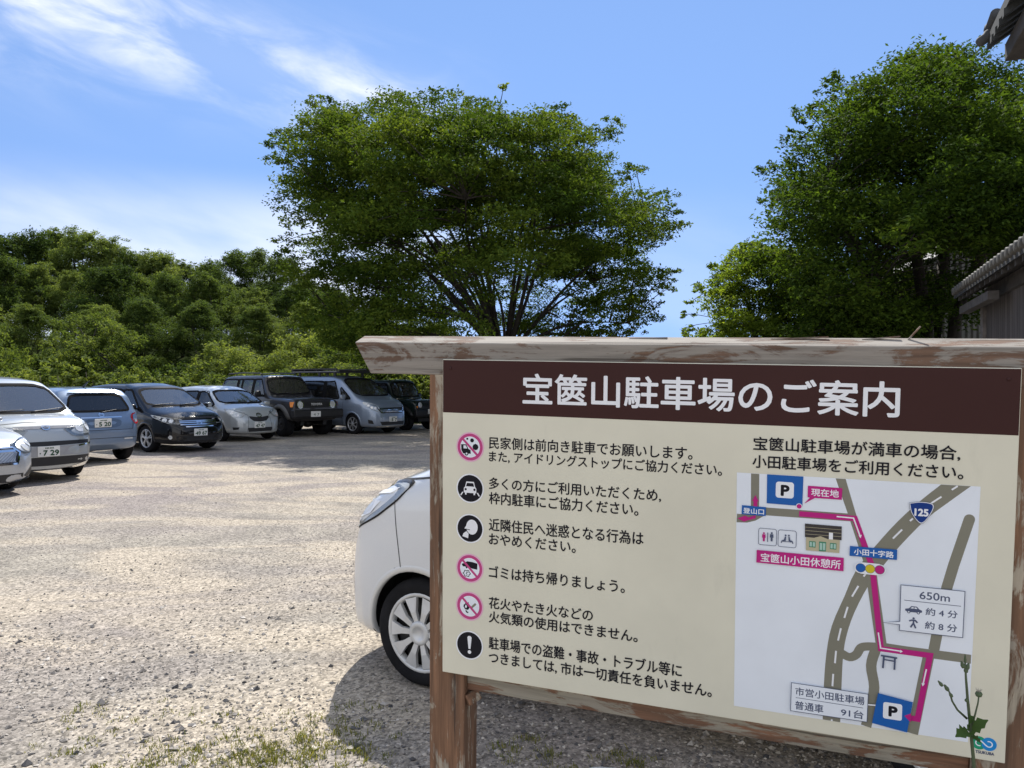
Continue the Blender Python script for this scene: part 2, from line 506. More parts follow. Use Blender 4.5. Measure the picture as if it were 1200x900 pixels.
def S(px, py):
    """place on the face of the board (metres) of a mark measured on the 1200 x 900 photograph"""
    d = Vector(((px - 600) / 902, 1.0, (450 - py) / 902))
    e = Vector((0, 0, EYE))
    k = (TL - e).dot(nx_) / d.dot(nx_)
    q = e + d * k - TL
    return (q.dot(hx), YT - q.dot(vx))


WOOD_X = peeled_wood('weathered_beam_wood', 0, 0.488, white=(0.26, 0.235, 0.205), brown=(0.145, 0.085, 0.055))
WOOD_R = peeled_wood('weathered_rail_wood', 0, 0.480, white=(0.27, 0.25, 0.205), brown=(0.17, 0.085, 0.05))
WOOD_Y = peeled_wood('weathered_post_wood', 1, 0.532, white=(0.40, 0.35, 0.275), brown=(0.185, 0.098, 0.055))


def ink(name, col, rough=0.35):
    t = NT(name)
    n = t.noise(t.coord(), 3.0, 5)
    c = t.ramp(n, [(0.3, tuple(x * 0.93 for x in col)), (0.7, tuple(min(1, x * 1.04) for x in col))])
    dirt = t.ramp(t.noise(t.coord((1, 0.35, 1)), 9, 7, 0.7), [(0.60, 0.0), (0.80, 0.22)])
    c = t.mix(dirt, c, tuple(x * 0.55 + 0.02 for x in col))
    t.base(c); t.setv(Roughness=rough); t.b.inputs['Specular IOR Level'].default_value = 0.12 if sum(col) < 0.3 else 0.3
    return t.m


I = {
    'cream': ink('board_cream', (0.69, 0.67, 0.55)),
    'brown': ink('board_brown', (0.050, 0.021, 0.020), 0.25),
    'white': ink('print_white', (0.80, 0.82, 0.86)),
    'map': ink('print_map_white', (0.76, 0.81, 0.88)),
    'black': ink('print_black', (0.012, 0.012, 0.018)),
    'road': ink('print_road', (0.215, 0.21, 0.165)),
    'mag': ink('print_magenta', (0.48, 0.010, 0.20)),
    'ring': ink('print_ring', (0.50, 0.055, 0.21)),
    'pink': ink('print_pink', (0.74, 0.42, 0.58)),
    'blue': ink('print_blue', (0.006, 0.105, 0.40)),
    'navy': ink('print_navy', (0.012, 0.045, 0.22)),
    'yellow': ink('print_yellow', (0.62, 0.50, 0.02)),
    'roof': ink('print_roof', (0.055, 0.05, 0.05)),
    'wall': ink('print_wall', (0.46, 0.42, 0.28)),
    'green': ink('print_green', (0.05, 0.22, 0.13)),
    'lgreen': ink('print_pale_green', (0.36, 0.55, 0.48)),
    'egreen': ink('print_emblem_green', (0.01, 0.30, 0.16)),
    'eblue': ink('print_emblem_blue', (0.01, 0.24, 0.62)),
    'line': ink('print_line', (0.07, 0.09, 0.16)),
}
KEYS = list(I)
_dg = bpy.context.evaluated_depsgraph_get
_txt_cache = {}


def text_geo(body, bold=0.0):
    if (body, bold) in _txt_cache: return _txt_cache[(body, bold)]
    cu = bpy.data.curves.new('lettering', 'FONT'); cu.body = body; cu.size = 1.0; cu.offset = bold; cu.resolution_u = 4
    cu.fill_mode = 'FRONT' if hasattr(cu, 'fill_mode') else cu.fill_mode
    ob = bpy.data.objects.new('lettering', cu); COL.objects.link(ob)
    bpy.context.view_layer.update()
    dg = bpy.context.evaluated_depsgraph_get()
    me = bpy.data.meshes.new_from_object(ob.evaluated_get(dg))
    v = np.empty(len(me.vertices) * 3); me.vertices.foreach_get('co', v); v = v.reshape(-1, 3)[:, :2]
    f = [tuple(p.vertices) for p in me.polygons]
    bpy.data.objects.remove(ob); bpy.data.curves.remove(cu); bpy.data.meshes.remove(me)
    lo, hi = v.min(0), v.max(0)
    _txt_cache[(body, bold)] = ((v - lo) / (hi - lo), f)
    return _txt_cache[(body, bold)]


class Print:
    """flat printing on the board; every mark lies a hair above the one before"""
    def __init__(s, z0=0.0006): s.b = MB(); s.z = z0

    def up(s): s.z += 0.00005; return s.z

    def tri(s, pts2, key):
        z = s.up()
        res = delaunay_2d_cdt([Vector(p) for p in pts2], [], [list(range(len(pts2)))], 1, 1e-7)
        s.b.add([(v.x, v.y, z) for v in res[0]], [list(f) for f in res[2]], KEYS.index(key))

    def poly(s, pxs, key): s.tri([S(*p) for p in pxs], key)

    def disc(s, c, r, key, n=40, sx=1.0):
        s.tri([(c[0] + r * sx * math.cos(2 * math.pi * k / n), c[1] + r * math.sin(2 * math.pi * k / n)) for k in range(n)], key)

    def band(s, pts, w, key, closed=False):
        """stroke of width w (metres) along panel points"""
        z = s.up(); P = [Vector(p) for p in pts]; n = len(P)
        L, Rr = [], []
        for i in range(n):
            a = P[i - 1] if (i > 0 or closed) else P[i]
            c = P[(i + 1) % n] if (i < n - 1 or closed) else P[i]
            d0 = (P[i] - a).normalized() if (P[i] - a).length > 1e-9 else None
            d1 = (c - P[i]).normalized() if (c - P[i]).length > 1e-9 else None
            d = ((d0 or d1) + (d1 or d0)); d.normalize()
            nn = Vector((-d.y, d.x))
            k = 1.0
            if d0 and d1: k = 1 / max(0.45, nn.dot(Vector((-d1.y, d1.x))))
            L.append(P[i] + nn * w / 2 * k); Rr.append(P[i] - nn * w / 2 * k)
        vs = [(p.x, p.y, z) for p in L + Rr]
        fs = [(i, n + i, n + (i + 1) % n, (i + 1) % n) for i in range(n if closed else n - 1)]
        s.b.add(vs, fs, KEYS.index(key))

    def line(s, pxs, wpx, key, closed=False):
        a = S(*pxs[0]); b = S(pxs[0][0], pxs[0][1] + 1)
        s.band([S(*p) for p in pxs], wpx * abs(b[1] - a[1]), key, closed)

    def text(s, body, x0, yt, yb, x1, y1, key='black', bold=0.0):
        """bold: stroke growth in metres, by overprinting shifted copies"""
        g, f = text_geo(body)
        a = S(x0, yb); t = S(x0, yt); e = S(x1, y1)
        n = 8 if bold > 0.001 else 4
        for k in range(n + 1 if bold else 1):
            dx, dy = (bold * math.cos(2 * math.pi * k / n), bold * math.sin(2 * math.pi * k / n)) if k < n and bold else (0, 0)
            s.z += 0.00001
            w, h = e[0] - a[0] - 2 * bold, t[1] - a[1] - 2 * bold
            s.b.add([(a[0] + bold + w * p[0] + dx, a[1] + bold + h * p[1] + dy, s.z) for p in g], f, KEYS.index(key))
        s.up()

    def build(s, name, parent):
        used = sorted(set(s.b.m)); mp = {u: i for i, u in enumerate(used)}
        s.b.m = [mp[q] for q in s.b.m]
        return s.b.build(name, [I[KEYS[u]] for u in used], parent)


def smooth_line(pts, n=6):
    """Catmull-Rom through pixel points"""
    P = [Vector(p) for p in pts]; P = [2 * P[0] - P[1]] + P + [2 * P[-1] - P[-2]]; out = []
    for i in range(1, len(P) - 2):
        for k in range(n):
            t = k / n
            out.append(tuple(0.5 * (2 * P[i] + (P[i + 1] - P[i - 1]) * t + (2 * P[i - 1] - 5 * P[i] + 4 * P[i + 1] - P[i + 2]) * t * t + (3 * P[i] - P[i - 1] - 3 * P[i + 1] + P[i + 2]) * t ** 3)))
    out.append(tuple(P[-2])); return out


def build_sign():
    root = empty('notice_board')
    root.matrix_world = SIGN_M
    tag(root, 'large brown and cream parking notice board on weathered wooden posts', 'sign')
    panel = MB().box((0, YB, -0.018), (PW, YT, 0)).build('panel', I['cream'], root); bevel(panel, 0.0025, 2)
    # timber
    for x0 in (-0.060, PW - 0.075):
        p = MB().box((x0, -0.3, -0.142), (x0 + 0.133, YT - 0.05, -0.0215)).build('post', WOOD_Y, root); bevel(p, 0.005, 2)
    b = MB()
    y0, y1, yr = YT - 0.054, YT + 0.055, YT + 0.078
    prof = [(y0, -0.150), (y0, -0.0195), (y1, -0.0195), (yr, -0.085), (y1, -0.150)]      # (y, z) section with a sloped top
    n = len(prof)
    vs = []
    for (y, z) in prof:
        vs.append((-0.352 + (y1 - y) * 0.58 if y <= y1 else -0.352, y, z))
    for (y, z) in prof: vs.append((PW + 0.36, y, z))
    b.add(vs, [list(range(n)), [n + i for i in range(n)][::-1]] + [(i, n + i, n + (i + 1) % n, (i + 1) % n) for i in range(n)])
    bm = b.build('top_beam', WOOD_X, root); bevel(bm, 0.004, 2)
    # splinters lifting from the top of the beam
    for x, l, a in ((1.30, 0.10, 0.10), (1.05, 0.16, 0.05), (1.42, 0.05, 0.9), (0.62, 0.12, 0.03)):
        m = Matrix.Translation((x, yr - 0.006, -0.075)) @ Matrix.Rotation(a, 4, 'Z')
        MB().box((0, -0.001, -0.004), (l, 0.003, 0.004), 0, m).build('splinter', WOOD_X, bm)
    r = MB().box((0.0735, YB - 0.072, -0.115), (PW - 0.0755, YB + 0.03, -0.045)).build('lower_rail', WOOD_R, root); bevel(r, 0.004, 2)
    # peg driven through the post below the rail
    pg = MB()
    m = Matrix.Translation((0.070, YB - 0.118, -0.075)) @ Matrix.Rotation(R(28), 4, 'Z') @ Matrix.Rotation(R(-40), 4, 'Y')
    pg.box((-0.03, -0.011, -0.026), (0.052, 0.027, 0.024), 0, m)
    po = pg.build('peg', WOOD_Y, root); bevel(po, 0.003, 2)
    # screws
    for (x, y) in ((0.03, YT - 0.03), (PW - 0.03, YT - 0.03)):
        MB().lathe([(0.0, 0.0036), (0.003, 0.0034), (0.005, 0.0024), (0.005, 0)], 16, 'z', 0, (x, y, 0.0003)).build('screw', I['brown'], panel)
    # header band
    p = Print(0.0004)
    hb = (S(519, 484)[1] + S(1196, 509.3)[1]) / 2
    p.tri([(0.002, hb), (PW - 0.002, hb), (PW - 0.002, YT - 0.002), (0.002, YT - 0.002)], 'brown')
    p.build('header_band', panel)
    p = Print(0.0008)
    p.text('宝篋山駐車場のご案内', 612.5, 437.5, 474, 1054.8, 488, 'white', 0.0019)
    p.build('title_lettering', panel)
    # notices
    p = Print()
    for a in (('民家側は前向き駐車でお願いします。', 573, 511.4, 525.8, 812, 536.5), ('また, アイドリングストップにご協力ください。', 573, 528, 541.5, 846.5, 558),
              ('多くの方にご利用いただくため,', 573, 559, 573.5, 775, 589), ('枠内駐車にご協力ください。', 573, 576.2, 590.6, 748.5, 602),
              ('近隣住民へ迷惑となる行為は', 573, 607, 622, 754.5, 636), ('おやめください。', 573, 624.5, 638, 675, 646),
              ('ゴミは持ち帰りましょう。', 573, 662.3, 677, 732.5, 694),
              ('花火やたき火などの', 573, 699, 712.7, 695, 724), ('火気類の使用はできません。', 573, 715.4, 729.3, 747.5, 751.5),
              ('駐車場での盗難・事故・トラブル等に', 573, 745.4, 760.2, 799.5, 790), ('つきましては, 市は一切責任を負いません。', 573, 762.6, 777.2, 834.5, 816),
              ('宝篋山駐車場が満車の場合,', 883, 511.4, 528, 1126, 539.5), ('小田駐車場をご利用ください。', 882, 532.5, 548, 1129.6, 561)):
        p.text(*a, 'black', 0.0007)
    p.build('notice_lettering', panel)
    # pictograms
    rr = 0.0455
    cs = [S(551, 523.8), S(551, 572.3), S(550.8, 619.3), S(550.6, 666), S(550.4, 710.3), S(550.3, 756)]

    def at(c, pts, k=rr): return [(c[0] + x * k, c[1] + y * k) for x, y in pts]

    def start(c, ban):
        p = Print()
        p.disc(c, rr * 1.10, 'pink' if ban else 'white')
        p.disc(c, rr, 'ring' if ban else 'black')
        if ban: p.disc(c, rr * 0.78, 'map')
        return p

    def bar(p, c): p.band(at(c, [(-0.58, 0.58), (0.58, -0.58)]), rr * 0.17, 'ring')
    c = cs[0]; p = start(c, True)
    p.tri(at(c, [(-0.72, 0.18), (-0.30, 0.18), (-0.12, -0.15), (0.04, -0.22), (0.06, -0.5), (-0.55, -0.5), (-0.70, -0.25)]), 'black')
    p.tri(at(c, [(-0.52, 0.10), (-0.34, 0.10), (-0.22, -0.12), (-0.52, -0.12)]), 'map')
    p.disc((c[0] - 0.28 * rr, c[1] - 0.5 * rr), rr * 0.15, 'black'); p.disc((c[0] - 0.28 * rr, c[1] - 0.5 * rr), rr * 0.07, 'map')
    bar(p, c)
    for (x, y, q, n) in ((-0.22, 0.60, 0.08, 14), (0.16, 0.50, 0.15, 16), (0.43, 0.02, 0.24, 8)): p.disc((c[0] + x * rr, c[1] + y * rr), q * rr, 'black', n)
    p.build('pictogram', panel)
    c = cs[1]; p = start(c, False)
    p.tri(at(c, [(-0.30, 0.50), (0.30, 0.50), (0.40, 0.12), (0.50, 0.0), (0.50, -0.32), (0.40, -0.34), (0.40, -0.48), (0.28, -0.48), (0.28, -0.34), (-0.28, -0.34), (-0.28, -0.48), (-0.40, -0.48), (-0.40, -0.34), (-0.50, -0.32), (-0.50, 0.0), (-0.40, 0.12)]), 'white')
    p.tri(at(c, [(-0.25, 0.40), (0.25, 0.40), (0.33, 0.14), (-0.33, 0.14)]), 'black')
    for sx in (-1, 1):
        p.disc((c[0] + 0.35 * sx * rr, c[1] - 0.08 * rr), rr * 0.09, 'black', 16)
        p.band(at(c, [(0.58 * sx, -0.30), (0.74 * sx, -0.54)]), rr * 0.09, 'white')
    p.build('pictogram', panel)
    c = cs[2]; p = start(c, False)
    p.disc((c[0] + 0.16 * rr, c[1] + 0.12 * rr), rr * 0.56, 'white', 36, 0.82)
    p.tri(at(c, [(-0.30, 0.20), (-0.44, -0.02), (-0.30, -0.08), (-0.25, 0.1)]), 'white')
    p.tri(at(c, [(-0.28, -0.22), (-0.10, -0.40), (-0.14, -0.74), (-0.60, -0.62), (-0.52, -0.40)]), 'white')
    p.band(at(c, [(-0.36, -0.06), (0.0, -0.10)]), rr * 0.05, 'black')
    p.build('pictogram', panel)
    c = cs[3]; p = start(c, True)
    p.tri(at(c, [(-0.20, 0.52), (0.20, 0.50), (0.62, 0.42), (0.60, -0.04), (0.20, 0.0), (-0.10, 0.10), (-0.28, -0.05), (-0.34, 0.10), (-0.56, 0.10), (-0.66, 0.28), (-0.45, 0.36)]), 'black')
    p.band([(c[0] + (-0.24 + 0.26 * (1 + 0.16 * math.cos(6 * t)) * math.cos(t)) * rr, c[1] + (-0.40 + 0.22 * (1 + 0.16 * math.cos(6 * t)) * math.sin(t)) * rr) for t in np.linspace(0, 2 * math.pi, 48, endpoint=False)], rr * 0.055, 'black', True)
    p.band(at(c, [(-0.12, -0.30), (-0.24, -0.32), (-0.28, -0.44), (-0.18, -0.48)]), rr * 0.05, 'black')
    bar(p, c); p.build('pictogram', panel)
    c = cs[4]; p = start(c, True)
    p.tri(at(c, [(-0.30, 0.46), (-0.22, 0.22), (-0.06, 0.30), (-0.10, 0.04), (0.02, -0.10), (-0.12, -0.30), (-0.36, -0.28), (-0.50, -0.06), (-0.44, 0.12), (-0.38, 0.10)]), 'black')
    p.tri(at(c, [(-0.30, 0.10), (-0.20, -0.04), (-0.28, -0.2), (-0.38, -0.08)]), 'map')
    p.band(at(c, [(-0.30, -0.34), (-0.24, -0.46), (-0.10, -0.50)]), rr * 0.10, 'black')
    p.band(at(c, [(0.08, -0.16), (0.50, 0.24)]), rr * 0.16, 'road')
    bar(p, c); p.build('pictogram', panel)
    c = cs[5]; p = start(c, False)
    p.tri(at(c, [(-0.17, 0.60), (-0.08, 0.70), (0.08, 0.70), (0.17, 0.60), (0.08, -0.28), (-0.08, -0.28)]), 'white')
    p.disc((c[0], c[1] - 0.52 * rr), rr * 0.14, 'white', 20)
    p.build('pictogram', panel)
    # map of the area
    p = Print()
    p.poly([(864, 553.6), (1150, 570.3), (1135, 869.9), (860.5, 827)], 'map')
    p.poly([(880.6, 554.8), (890.3, 555.4), (890, 596), (880.3, 595)], 'road')
    p.poly([(864, 602), (880, 603), (885, 594), (898, 594.6), (998, 602), (998, 611), (897, 603.8), (886, 610), (876, 612.4), (863.6, 612)], 'road')
    p.poly([(979.8, 560.6), (991.6, 561.3), (1003, 600), (1024, 660), (1013, 660), (994.5, 603)], 'road')
    Lq = [(1103.5, 567.8), (1079.6, 586.6), (1053, 610.7), (1026.7, 639.5), (1003, 669.8), (990.5, 698), (975.4, 733), (969, 765.4), (966, 803), (964.6, 843)]
    Rq = [(1138.5, 569.8), (1110.7, 589.7), (1087, 607.6), (1057.8, 637), (1037.6, 660.5), (1019, 685), (1001.7, 718), (992, 747), (988.3, 773), (986.8, 803), (985.2, 846.4)]
    p.poly(smooth_line(Lq, 3) + smooth_line(Rq, 3)[::-1], 'road')
    p.line(smooth_line([(1136.6, 609), (1110.5, 688), (1095, 762)], 3), 11.5, 'road')
    p.disc(S(1136.8, 608.5), 0.0135, 'road', 24)
    p.line([(1028, 757), (1060, 762), (1138.6, 772.5)], 10, 'road')
    p.line(smooth_line([(986, 765), (996, 770), (1004, 767), (1009, 759.5), (1016, 757.5), (1030, 758)], 4), 9.5, 'road')
    p.line(smooth_line([(1027, 760), (1021.5, 780), (1025, 805), (1021, 830), (1015.5, 851)], 4), 11, 'road')
    p.line([(1089, 768), (1070, 859.6)], 11.5, 'road')
    p.line([(1020, 662), (1034, 760)], 11.5, 'road')
    for a, q in (((1116, 574), (1123, 569.6)), ((1091.5, 590), (1104, 582)), ((1067, 610.5), (1070.5, 607.5)), ((1047, 631), (1057.8, 620.5)), ((1012.6, 675.5), (1016.4, 670.5)),
                 ((999, 699), (1006.5, 686.5)), ((990, 724), (994, 711)), ((982.6, 750.5), (986, 736)), ((979, 777), (980.3, 762.5)), ((976, 804), (977, 789.5)), ((975, 844.6), (975.4, 842.8))):
        p.line([a, q], 2.0, 'white')
    # route
    p.line([(937, 602), (1002.3, 607.4), (1022.8, 664), (1033, 760), (1090.5, 768), (1076, 842.5), (1066.5, 841)], 6.2, 'mag')
    p.poly([(1060, 837.6), (1068, 834.8), (1067.4, 845)], 'mag')
    for l in ([(981, 605.2), (1000.8, 607), (1008.6, 628.5)], [(1029.8, 741), (1032.6, 759.3), (1056.5, 763)], [(1086.2, 784), (1082.4, 801)]): p.line(l, 1.5, 'white')
    p.poly([(1006.6, 627.5), (1010.4, 626.5), (1009.2, 630.6)], 'white'); p.poly([(1055.5, 761.2), (1055.2, 765), (1058.6, 763.4)], 'white'); p.poly([(1080.4, 800.2), (1084.6, 800.8), (1081.8, 804)], 'white')
    # first car park
    p.poly([(899.5, 555.7), (942, 558.4), (940.8, 593), (899, 589.6)], 'blue')
    def rbox(q, r, key, outline=None):
        u = [S(*a) for a in q]
        cx = sum(a[0] for a in u) / 4; cy = sum(a[1] for a in u) / 4
        w = (u[1][0] - u[0][0] + u[2][0] - u[3][0]) / 4; h = (u[0][1] - u[3][1] + u[1][1] - u[2][1]) / 4
        pts = []
        for sx, sy, a0 in ((1, 1, 0), (-1, 1, 90), (-1, -1, 180), (1, -1, 270)):
            for k in range(6):
                a = R(a0 + 18 * k); pts.append((cx + sx * (w - r) + r * math.cos(a), cy + sy * (h - r) + r * math.sin(a)))
        if outline: p.band(pts, outline, key, True)
        else: p.tri(pts, key)
        return cx, cy, w, h
    rbox([(909.8, 564), (931, 565.4), (930.6, 584.2), (909.4, 582.8)], 0.008, 'white')
    p.text('P', 915.2, 567.8, 581.0, 925.6, 581.6, 'black', 0.0022)
    p.disc(S(937, 593.2), 0.0085, 'white', 24); p.disc(S(937, 593.2), 0.0068, 'mag', 24)
    p.poly([(947.3, 569), (987.8, 572), (987, 585.6), (955.5, 583.4), (943, 590), (949.6, 582.9), (946.9, 582.7)], 'mag')
    p.text('現在地', 951, 572, 581, 983.4, 583.3, 'white', 0.0004)
    p.poly([(885.8, 580), (889.6, 587.4), (888, 587.3), (888, 593.5), (883.4, 593), (883.5, 587), (881.8, 586.8)], 'mag')
    p.poly([(886, 603.5), (878, 606), (873.4, 604), (864.8, 607.2), (872.4, 611.2), (876.4, 609.6), (886, 607.2)], 'mag')
    p.poly([(870, 591.8), (898.2, 594.2), (897.8, 604.6), (869.6, 602.3)], 'blue')
    p.text('登山口', 871.4, 594.5, 601.2, 895.8, 603, 'white', 0.0004)
    # rest house, toilet and bench signs
    for q in ([(889.6, 618.4), (910.6, 620.4), (910.4, 639.8), (889.2, 637.6)], [(912.6, 620.4), (933.8, 622.4), (933.4, 642), (912.2, 639.9)]): rbox(q, 0.006, 'line', 0.0014)
    for x, key in ((895.6, 'mag'), (904.8, 'line')):
        c = S(x, 629)
        p.disc((c[0], c[1] + 0.0115), 0.0028, key, 14)
        p.tri([(c[0] + a * 0.001, c[1] + q * 0.001) for a, q in ((-4.6, 8), (4.6, 8), (5, -2), (3, -2), (2.6, -13), (-2.6, -13), (-3, -2), (-5, -2))], key)
    c = S(900.1, 629.3); p.band([(c[0], c[1] + 0.014), (c[0], c[1] - 0.014)], 0.0022, 'line')
    c = S(923, 631)
    for sx in (-1, 1):
        p.disc((c[0] + sx * 0.0045, c[1] + 0.0095), 0.0026, 'line', 14)
        p.tri([(c[0] + sx * a * 0.001, c[1] + q * 0.001) for a, q in ((3, 6), (6.5, 6), (9, -4), (15, -6), (17.5, -14), (15, -14), (12.5, -8.5), (4, -7), (3.4, 0))][::sx], 'line')
    p.band([(c[0] - 0.012, c[1] - 0.009), (c[0] + 0.012, c[1] - 0.009)], 0.0018, 'line')
    p.poly([(945, 628.5), (984.8, 631.8), (984, 647.8), (945, 644.5)], 'wall')
    p.poly([(943.8, 613.3), (987, 616.7), (986.7, 632.8), (943.8, 629)], 'roof')
    for k in (1, 2, 3): p.line([(944, 613.3 + 4 * k), (986.8, 616.7 + 4 * k)], 0.4, 'wall')
    p.poly([(950.5, 631), (962, 628), (973, 632.5)], 'wall'); p.poly([(972, 623.8), (976.6, 624.2), (976.5, 632), (971.8, 631.6)], 'white')
    for q in ([(948.8, 633.6), (956.4, 634.3), (956.2, 641.4), (948.6, 640.7)], [(973.2, 635.8), (980.8, 636.5), (980.6, 643.8), (973, 643)], [(960.4, 634.2), (968.7, 634.9), (968.3, 646), (960.2, 645.4)]):
        p.poly(q, 'green')
        u = [S(*a) for a in q]; cx = sum(a[0] for a in u) / 4; cy = sum(a[1] for a in u) / 4
        for sx in (-1, 1): p.tri([(cx + sx * 0.0042 + (a[0] - cx) * 0.34, cy + (a[1] - cy) * 0.72) for a in u], 'lgreen')
    p.poly([(887.3, 644), (989.3, 653.3), (989, 669), (886.8, 658.7)], 'mag')
    p.text('宝篋山小田休憩所', 891.8, 647.3, 657.6, 985.5, 667.3, 'white', 0.0004)
    # route shield
    q = smooth_line([(1067, 589.8), (1080, 588.6), (1093.2, 591.6), (1090.2, 602), (1080, 612.2), (1070, 601.6), (1067, 589.8)], 5)[:-1]
    c = S(1080, 598.6); u = [S(*a) for a in q]
    p.tri([(c[0] + (a[0] - c[0]) * 1.10, c[1] + (a[1] - c[1]) * 1.10) for a in u], 'line')
    p.tri([(c[0] + (a[0] - c[0]) * 1.07, c[1] + (a[1] - c[1]) * 1.07) for a in u], 'white'); p.tri(u, 'navy')
    p.text('125', 1071.9, 595.2, 604.1, 1088.4, 605.8, 'white', 0.0012)
    p.poly([(996.6, 639.4), (1051.9, 643.8), (1051.5, 655.8), (996, 650.8)], 'blue')
    p.text('小田十字路', 1001, 641.9, 649.5, 1047.7, 653.8, 'white', 0.0004)
    p.line([(1009, 665), (1031.3, 667.2)], 13.4, 'white'); p.disc(S(1008.6, 665), 0.0152, 'white', 24); p.disc(S(1031.6, 667.2), 0.0152, 'white', 24)
    for x, y, key in ((1009, 664.9, 'blue'), (1020.1, 666.1, 'yellow'), (1031.3, 667.2, 'mag')): p.disc(S(x, y), 0.0130, 'line', 28); p.disc(S(x, y), 0.0118, key, 28)
    # distance callout
    q = [(1056.2, 684.8), (1131.2, 692.5), (1128.5, 746.5), (1054.4, 737.9), (1054.7, 731.4), (1035.2, 728.8), (1054.9, 727.6)]
    p.poly(q, 'map'); p.line(q, 0.8, 'line', True)
    p.text('650m', 1077.8, 692.2, 701.2, 1113.5, 704.6, 'line', 0.0004)
    p.line([(1060, 702.6), (1126.5, 709.8)], 0.7, 'line')
    p.text('約 4 分', 1084.8, 711.2, 720.2, 1122.5, 723.9, 'line', 0.0004); p.text('約 8 分', 1084, 727, 736.2, 1121.9, 739.9, 'line', 0.0004)
    c = S(1071, 714)
    p.tri([(c[0] + a * 0.001, c[1] + y * 0.001) for a, y in ((-21, -4), (-21, 1), (-12, 3), (-6, 10), (8, 10), (14, 3), (21, 0), (21, -5), (15, -7), (-15, -7))], 'line')
    p.tri([(c[0] + a * 0.001, c[1] + y * 0.001) for a, y in ((-8, 3.5), (-4, 7.5), (0, 7.5), (0, 3.5))], 'map'); p.tri([(c[0] + a * 0.001, c[1] + y * 0.001) for a, y in ((2, 3.5), (2, 7.5), (6.5, 7.5), (9.5, 3.5))], 'map')
    for sx in (-12, 12): p.disc((c[0] + sx * 0.001, c[1] - 0.007), 0.0042, 'line', 16); p.disc((c[0] + sx * 0.001, c[1] - 0.007), 0.002, 'map', 12)
    c = S(1070.8, 729)
    p.disc((c[0], c[1] + 0.0125), 0.003, 'line', 14)
    for l in ([(0, 9), (0, -2)], [(-11, 4), (-4, 7), (4, 7), (10, 1)], [(0, -1), (-7, -14)], [(0, -1), (6, -15)]): p.band([(c[0] + a * 0.001, c[1] + y * 0.001) for a, y in l], 0.0042, 'line')
    # shrine gate
    p.line([(1032.6, 767.2), (1051.8, 770.4)], 2.0, 'line'); p.line([(1035.4, 771.8), (1049.6, 774.2)], 1.5, 'line')
    p.line([(1036.2, 768), (1035, 782)], 2.0, 'line'); p.line([(1049.2, 770), (1048.4, 784)], 2.0, 'line')
    # town car park
    q = [(928, 799), (1017.8, 812.5), (1016.3, 845), (927, 831.7)]
    p.line([(1017, 824.6), (1029, 825.7)], 1.5, 'white'); p.poly(q, 'map'); p.line(q, 0.7, 'line', True)
    p.text('市営小田駐車場', 932.3, 803.8, 813.5, 1013.3, 825.4, 'line', 0.0004); p.line([(933, 816.3), (1011.8, 828.6)], 0.6, 'line')
    p.text('普通車', 932, 819.8, 829.8, 965.3, 834.2, 'line', 0.0004); p.text('91台', 985.8, 828.2, 837.8, 1012.2, 841.6, 'line', 0.0004)
    p.poly([(1029.3, 811), (1070, 821.8), (1063.2, 857.2), (1022.2, 846)], 'blue')
    p.poly([(1060, 837.6), (1068, 834.8), (1067.4, 845)], 'mag')
    rbox([(1035.6, 821.4), (1057.8, 824.2), (1057, 843.4), (1034.8, 840.4)], 0.006, 'white')
    p.text('P', 1041.2, 825.6, 838, 1052, 839.6, 'black', 0.0022)
    p.build('area_map', panel)
    # town emblem: two interlocking commas over the town's name
    p = Print()
    c = S(1153.9, 871.4); r = 0.0185
    for sgn, key in ((-1, 'egreen'), (1, 'eblue')):
        p.disc((c[0] + sgn * 0.012, c[1]), r, key, 32)
    p.disc((c[0] - 0.012, c[1] - 0.0005), 0.0075, 'egreen', 20)
    arc = lambda cx, cy, rr_, a0, a1: [(cx + rr_ * math.cos(R(a)), cy + rr_ * math.sin(R(a))) for a in np.linspace(a0, a1, 18)]
    p.band(arc(c[0] - 0.012, c[1], 0.0078, 60, 300) , 0.0030, 'map')
    p.band(arc(c[0] + 0.012, c[1], 0.0078, -120, 120), 0.0030, 'map')
    p.band([(c[0] - 0.008, c[1] + 0.0068), (c[0] - 0.002, c[1] + 0.002), (c[0] + 0.002, c[1] - 0.002), (c[0] + 0.008, c[1] - 0.0068)], 0.0034, 'map')
    p.text('TSUKUBA', 1143.6, 878.6, 882.2, 1166, 885.6, 'line', 0.0004)
    p.build('emblem', panel)
    return root


build_sign()
# ------------------------------------------------------------------ vehicles
def pip(px, py, poly):
    """vectorised point in polygon"""
    ins = np.zeros(len(px), bool); n = len(poly)
    for i in range(n):
        x1, y1 = poly[i]; x2, y2 = poly[(i + 1) % n]
        c = ((y1 > py) != (y2 > py))
        with np.errstate(divide='ignore', invalid='ignore'):
            xi = (x2 - x1) * (py - y1) / (y2 - y1 + 1e-12) + x1
        ins ^= c & (px < xi)
    return ins


def rounded(poly, n=2, q=0.2):
    P = [Vector(p) for p in poly]
    for _ in range(n):
        o = []
        for i in range(len(P)):
            a, b = P[i], P[(i + 1) % len(P)]
            o += [a.lerp(b, q), a.lerp(b, 1 - q)]
        P = o
    return [(p.x, p.y) for p in P]


def dense(poly, step, closed=True):
    out = []; n = len(poly)
    for i in range(n if closed else n - 1):
        a, b = Vector(poly[i]), Vector(poly[(i + 1) % n])
        k = max(1, int((b - a).length / step))
        for j in range(k):
            p = a.lerp(b, j / k); out.append((p.x, p.y))
    if not closed: out.append(tuple(poly[-1]))
    return out


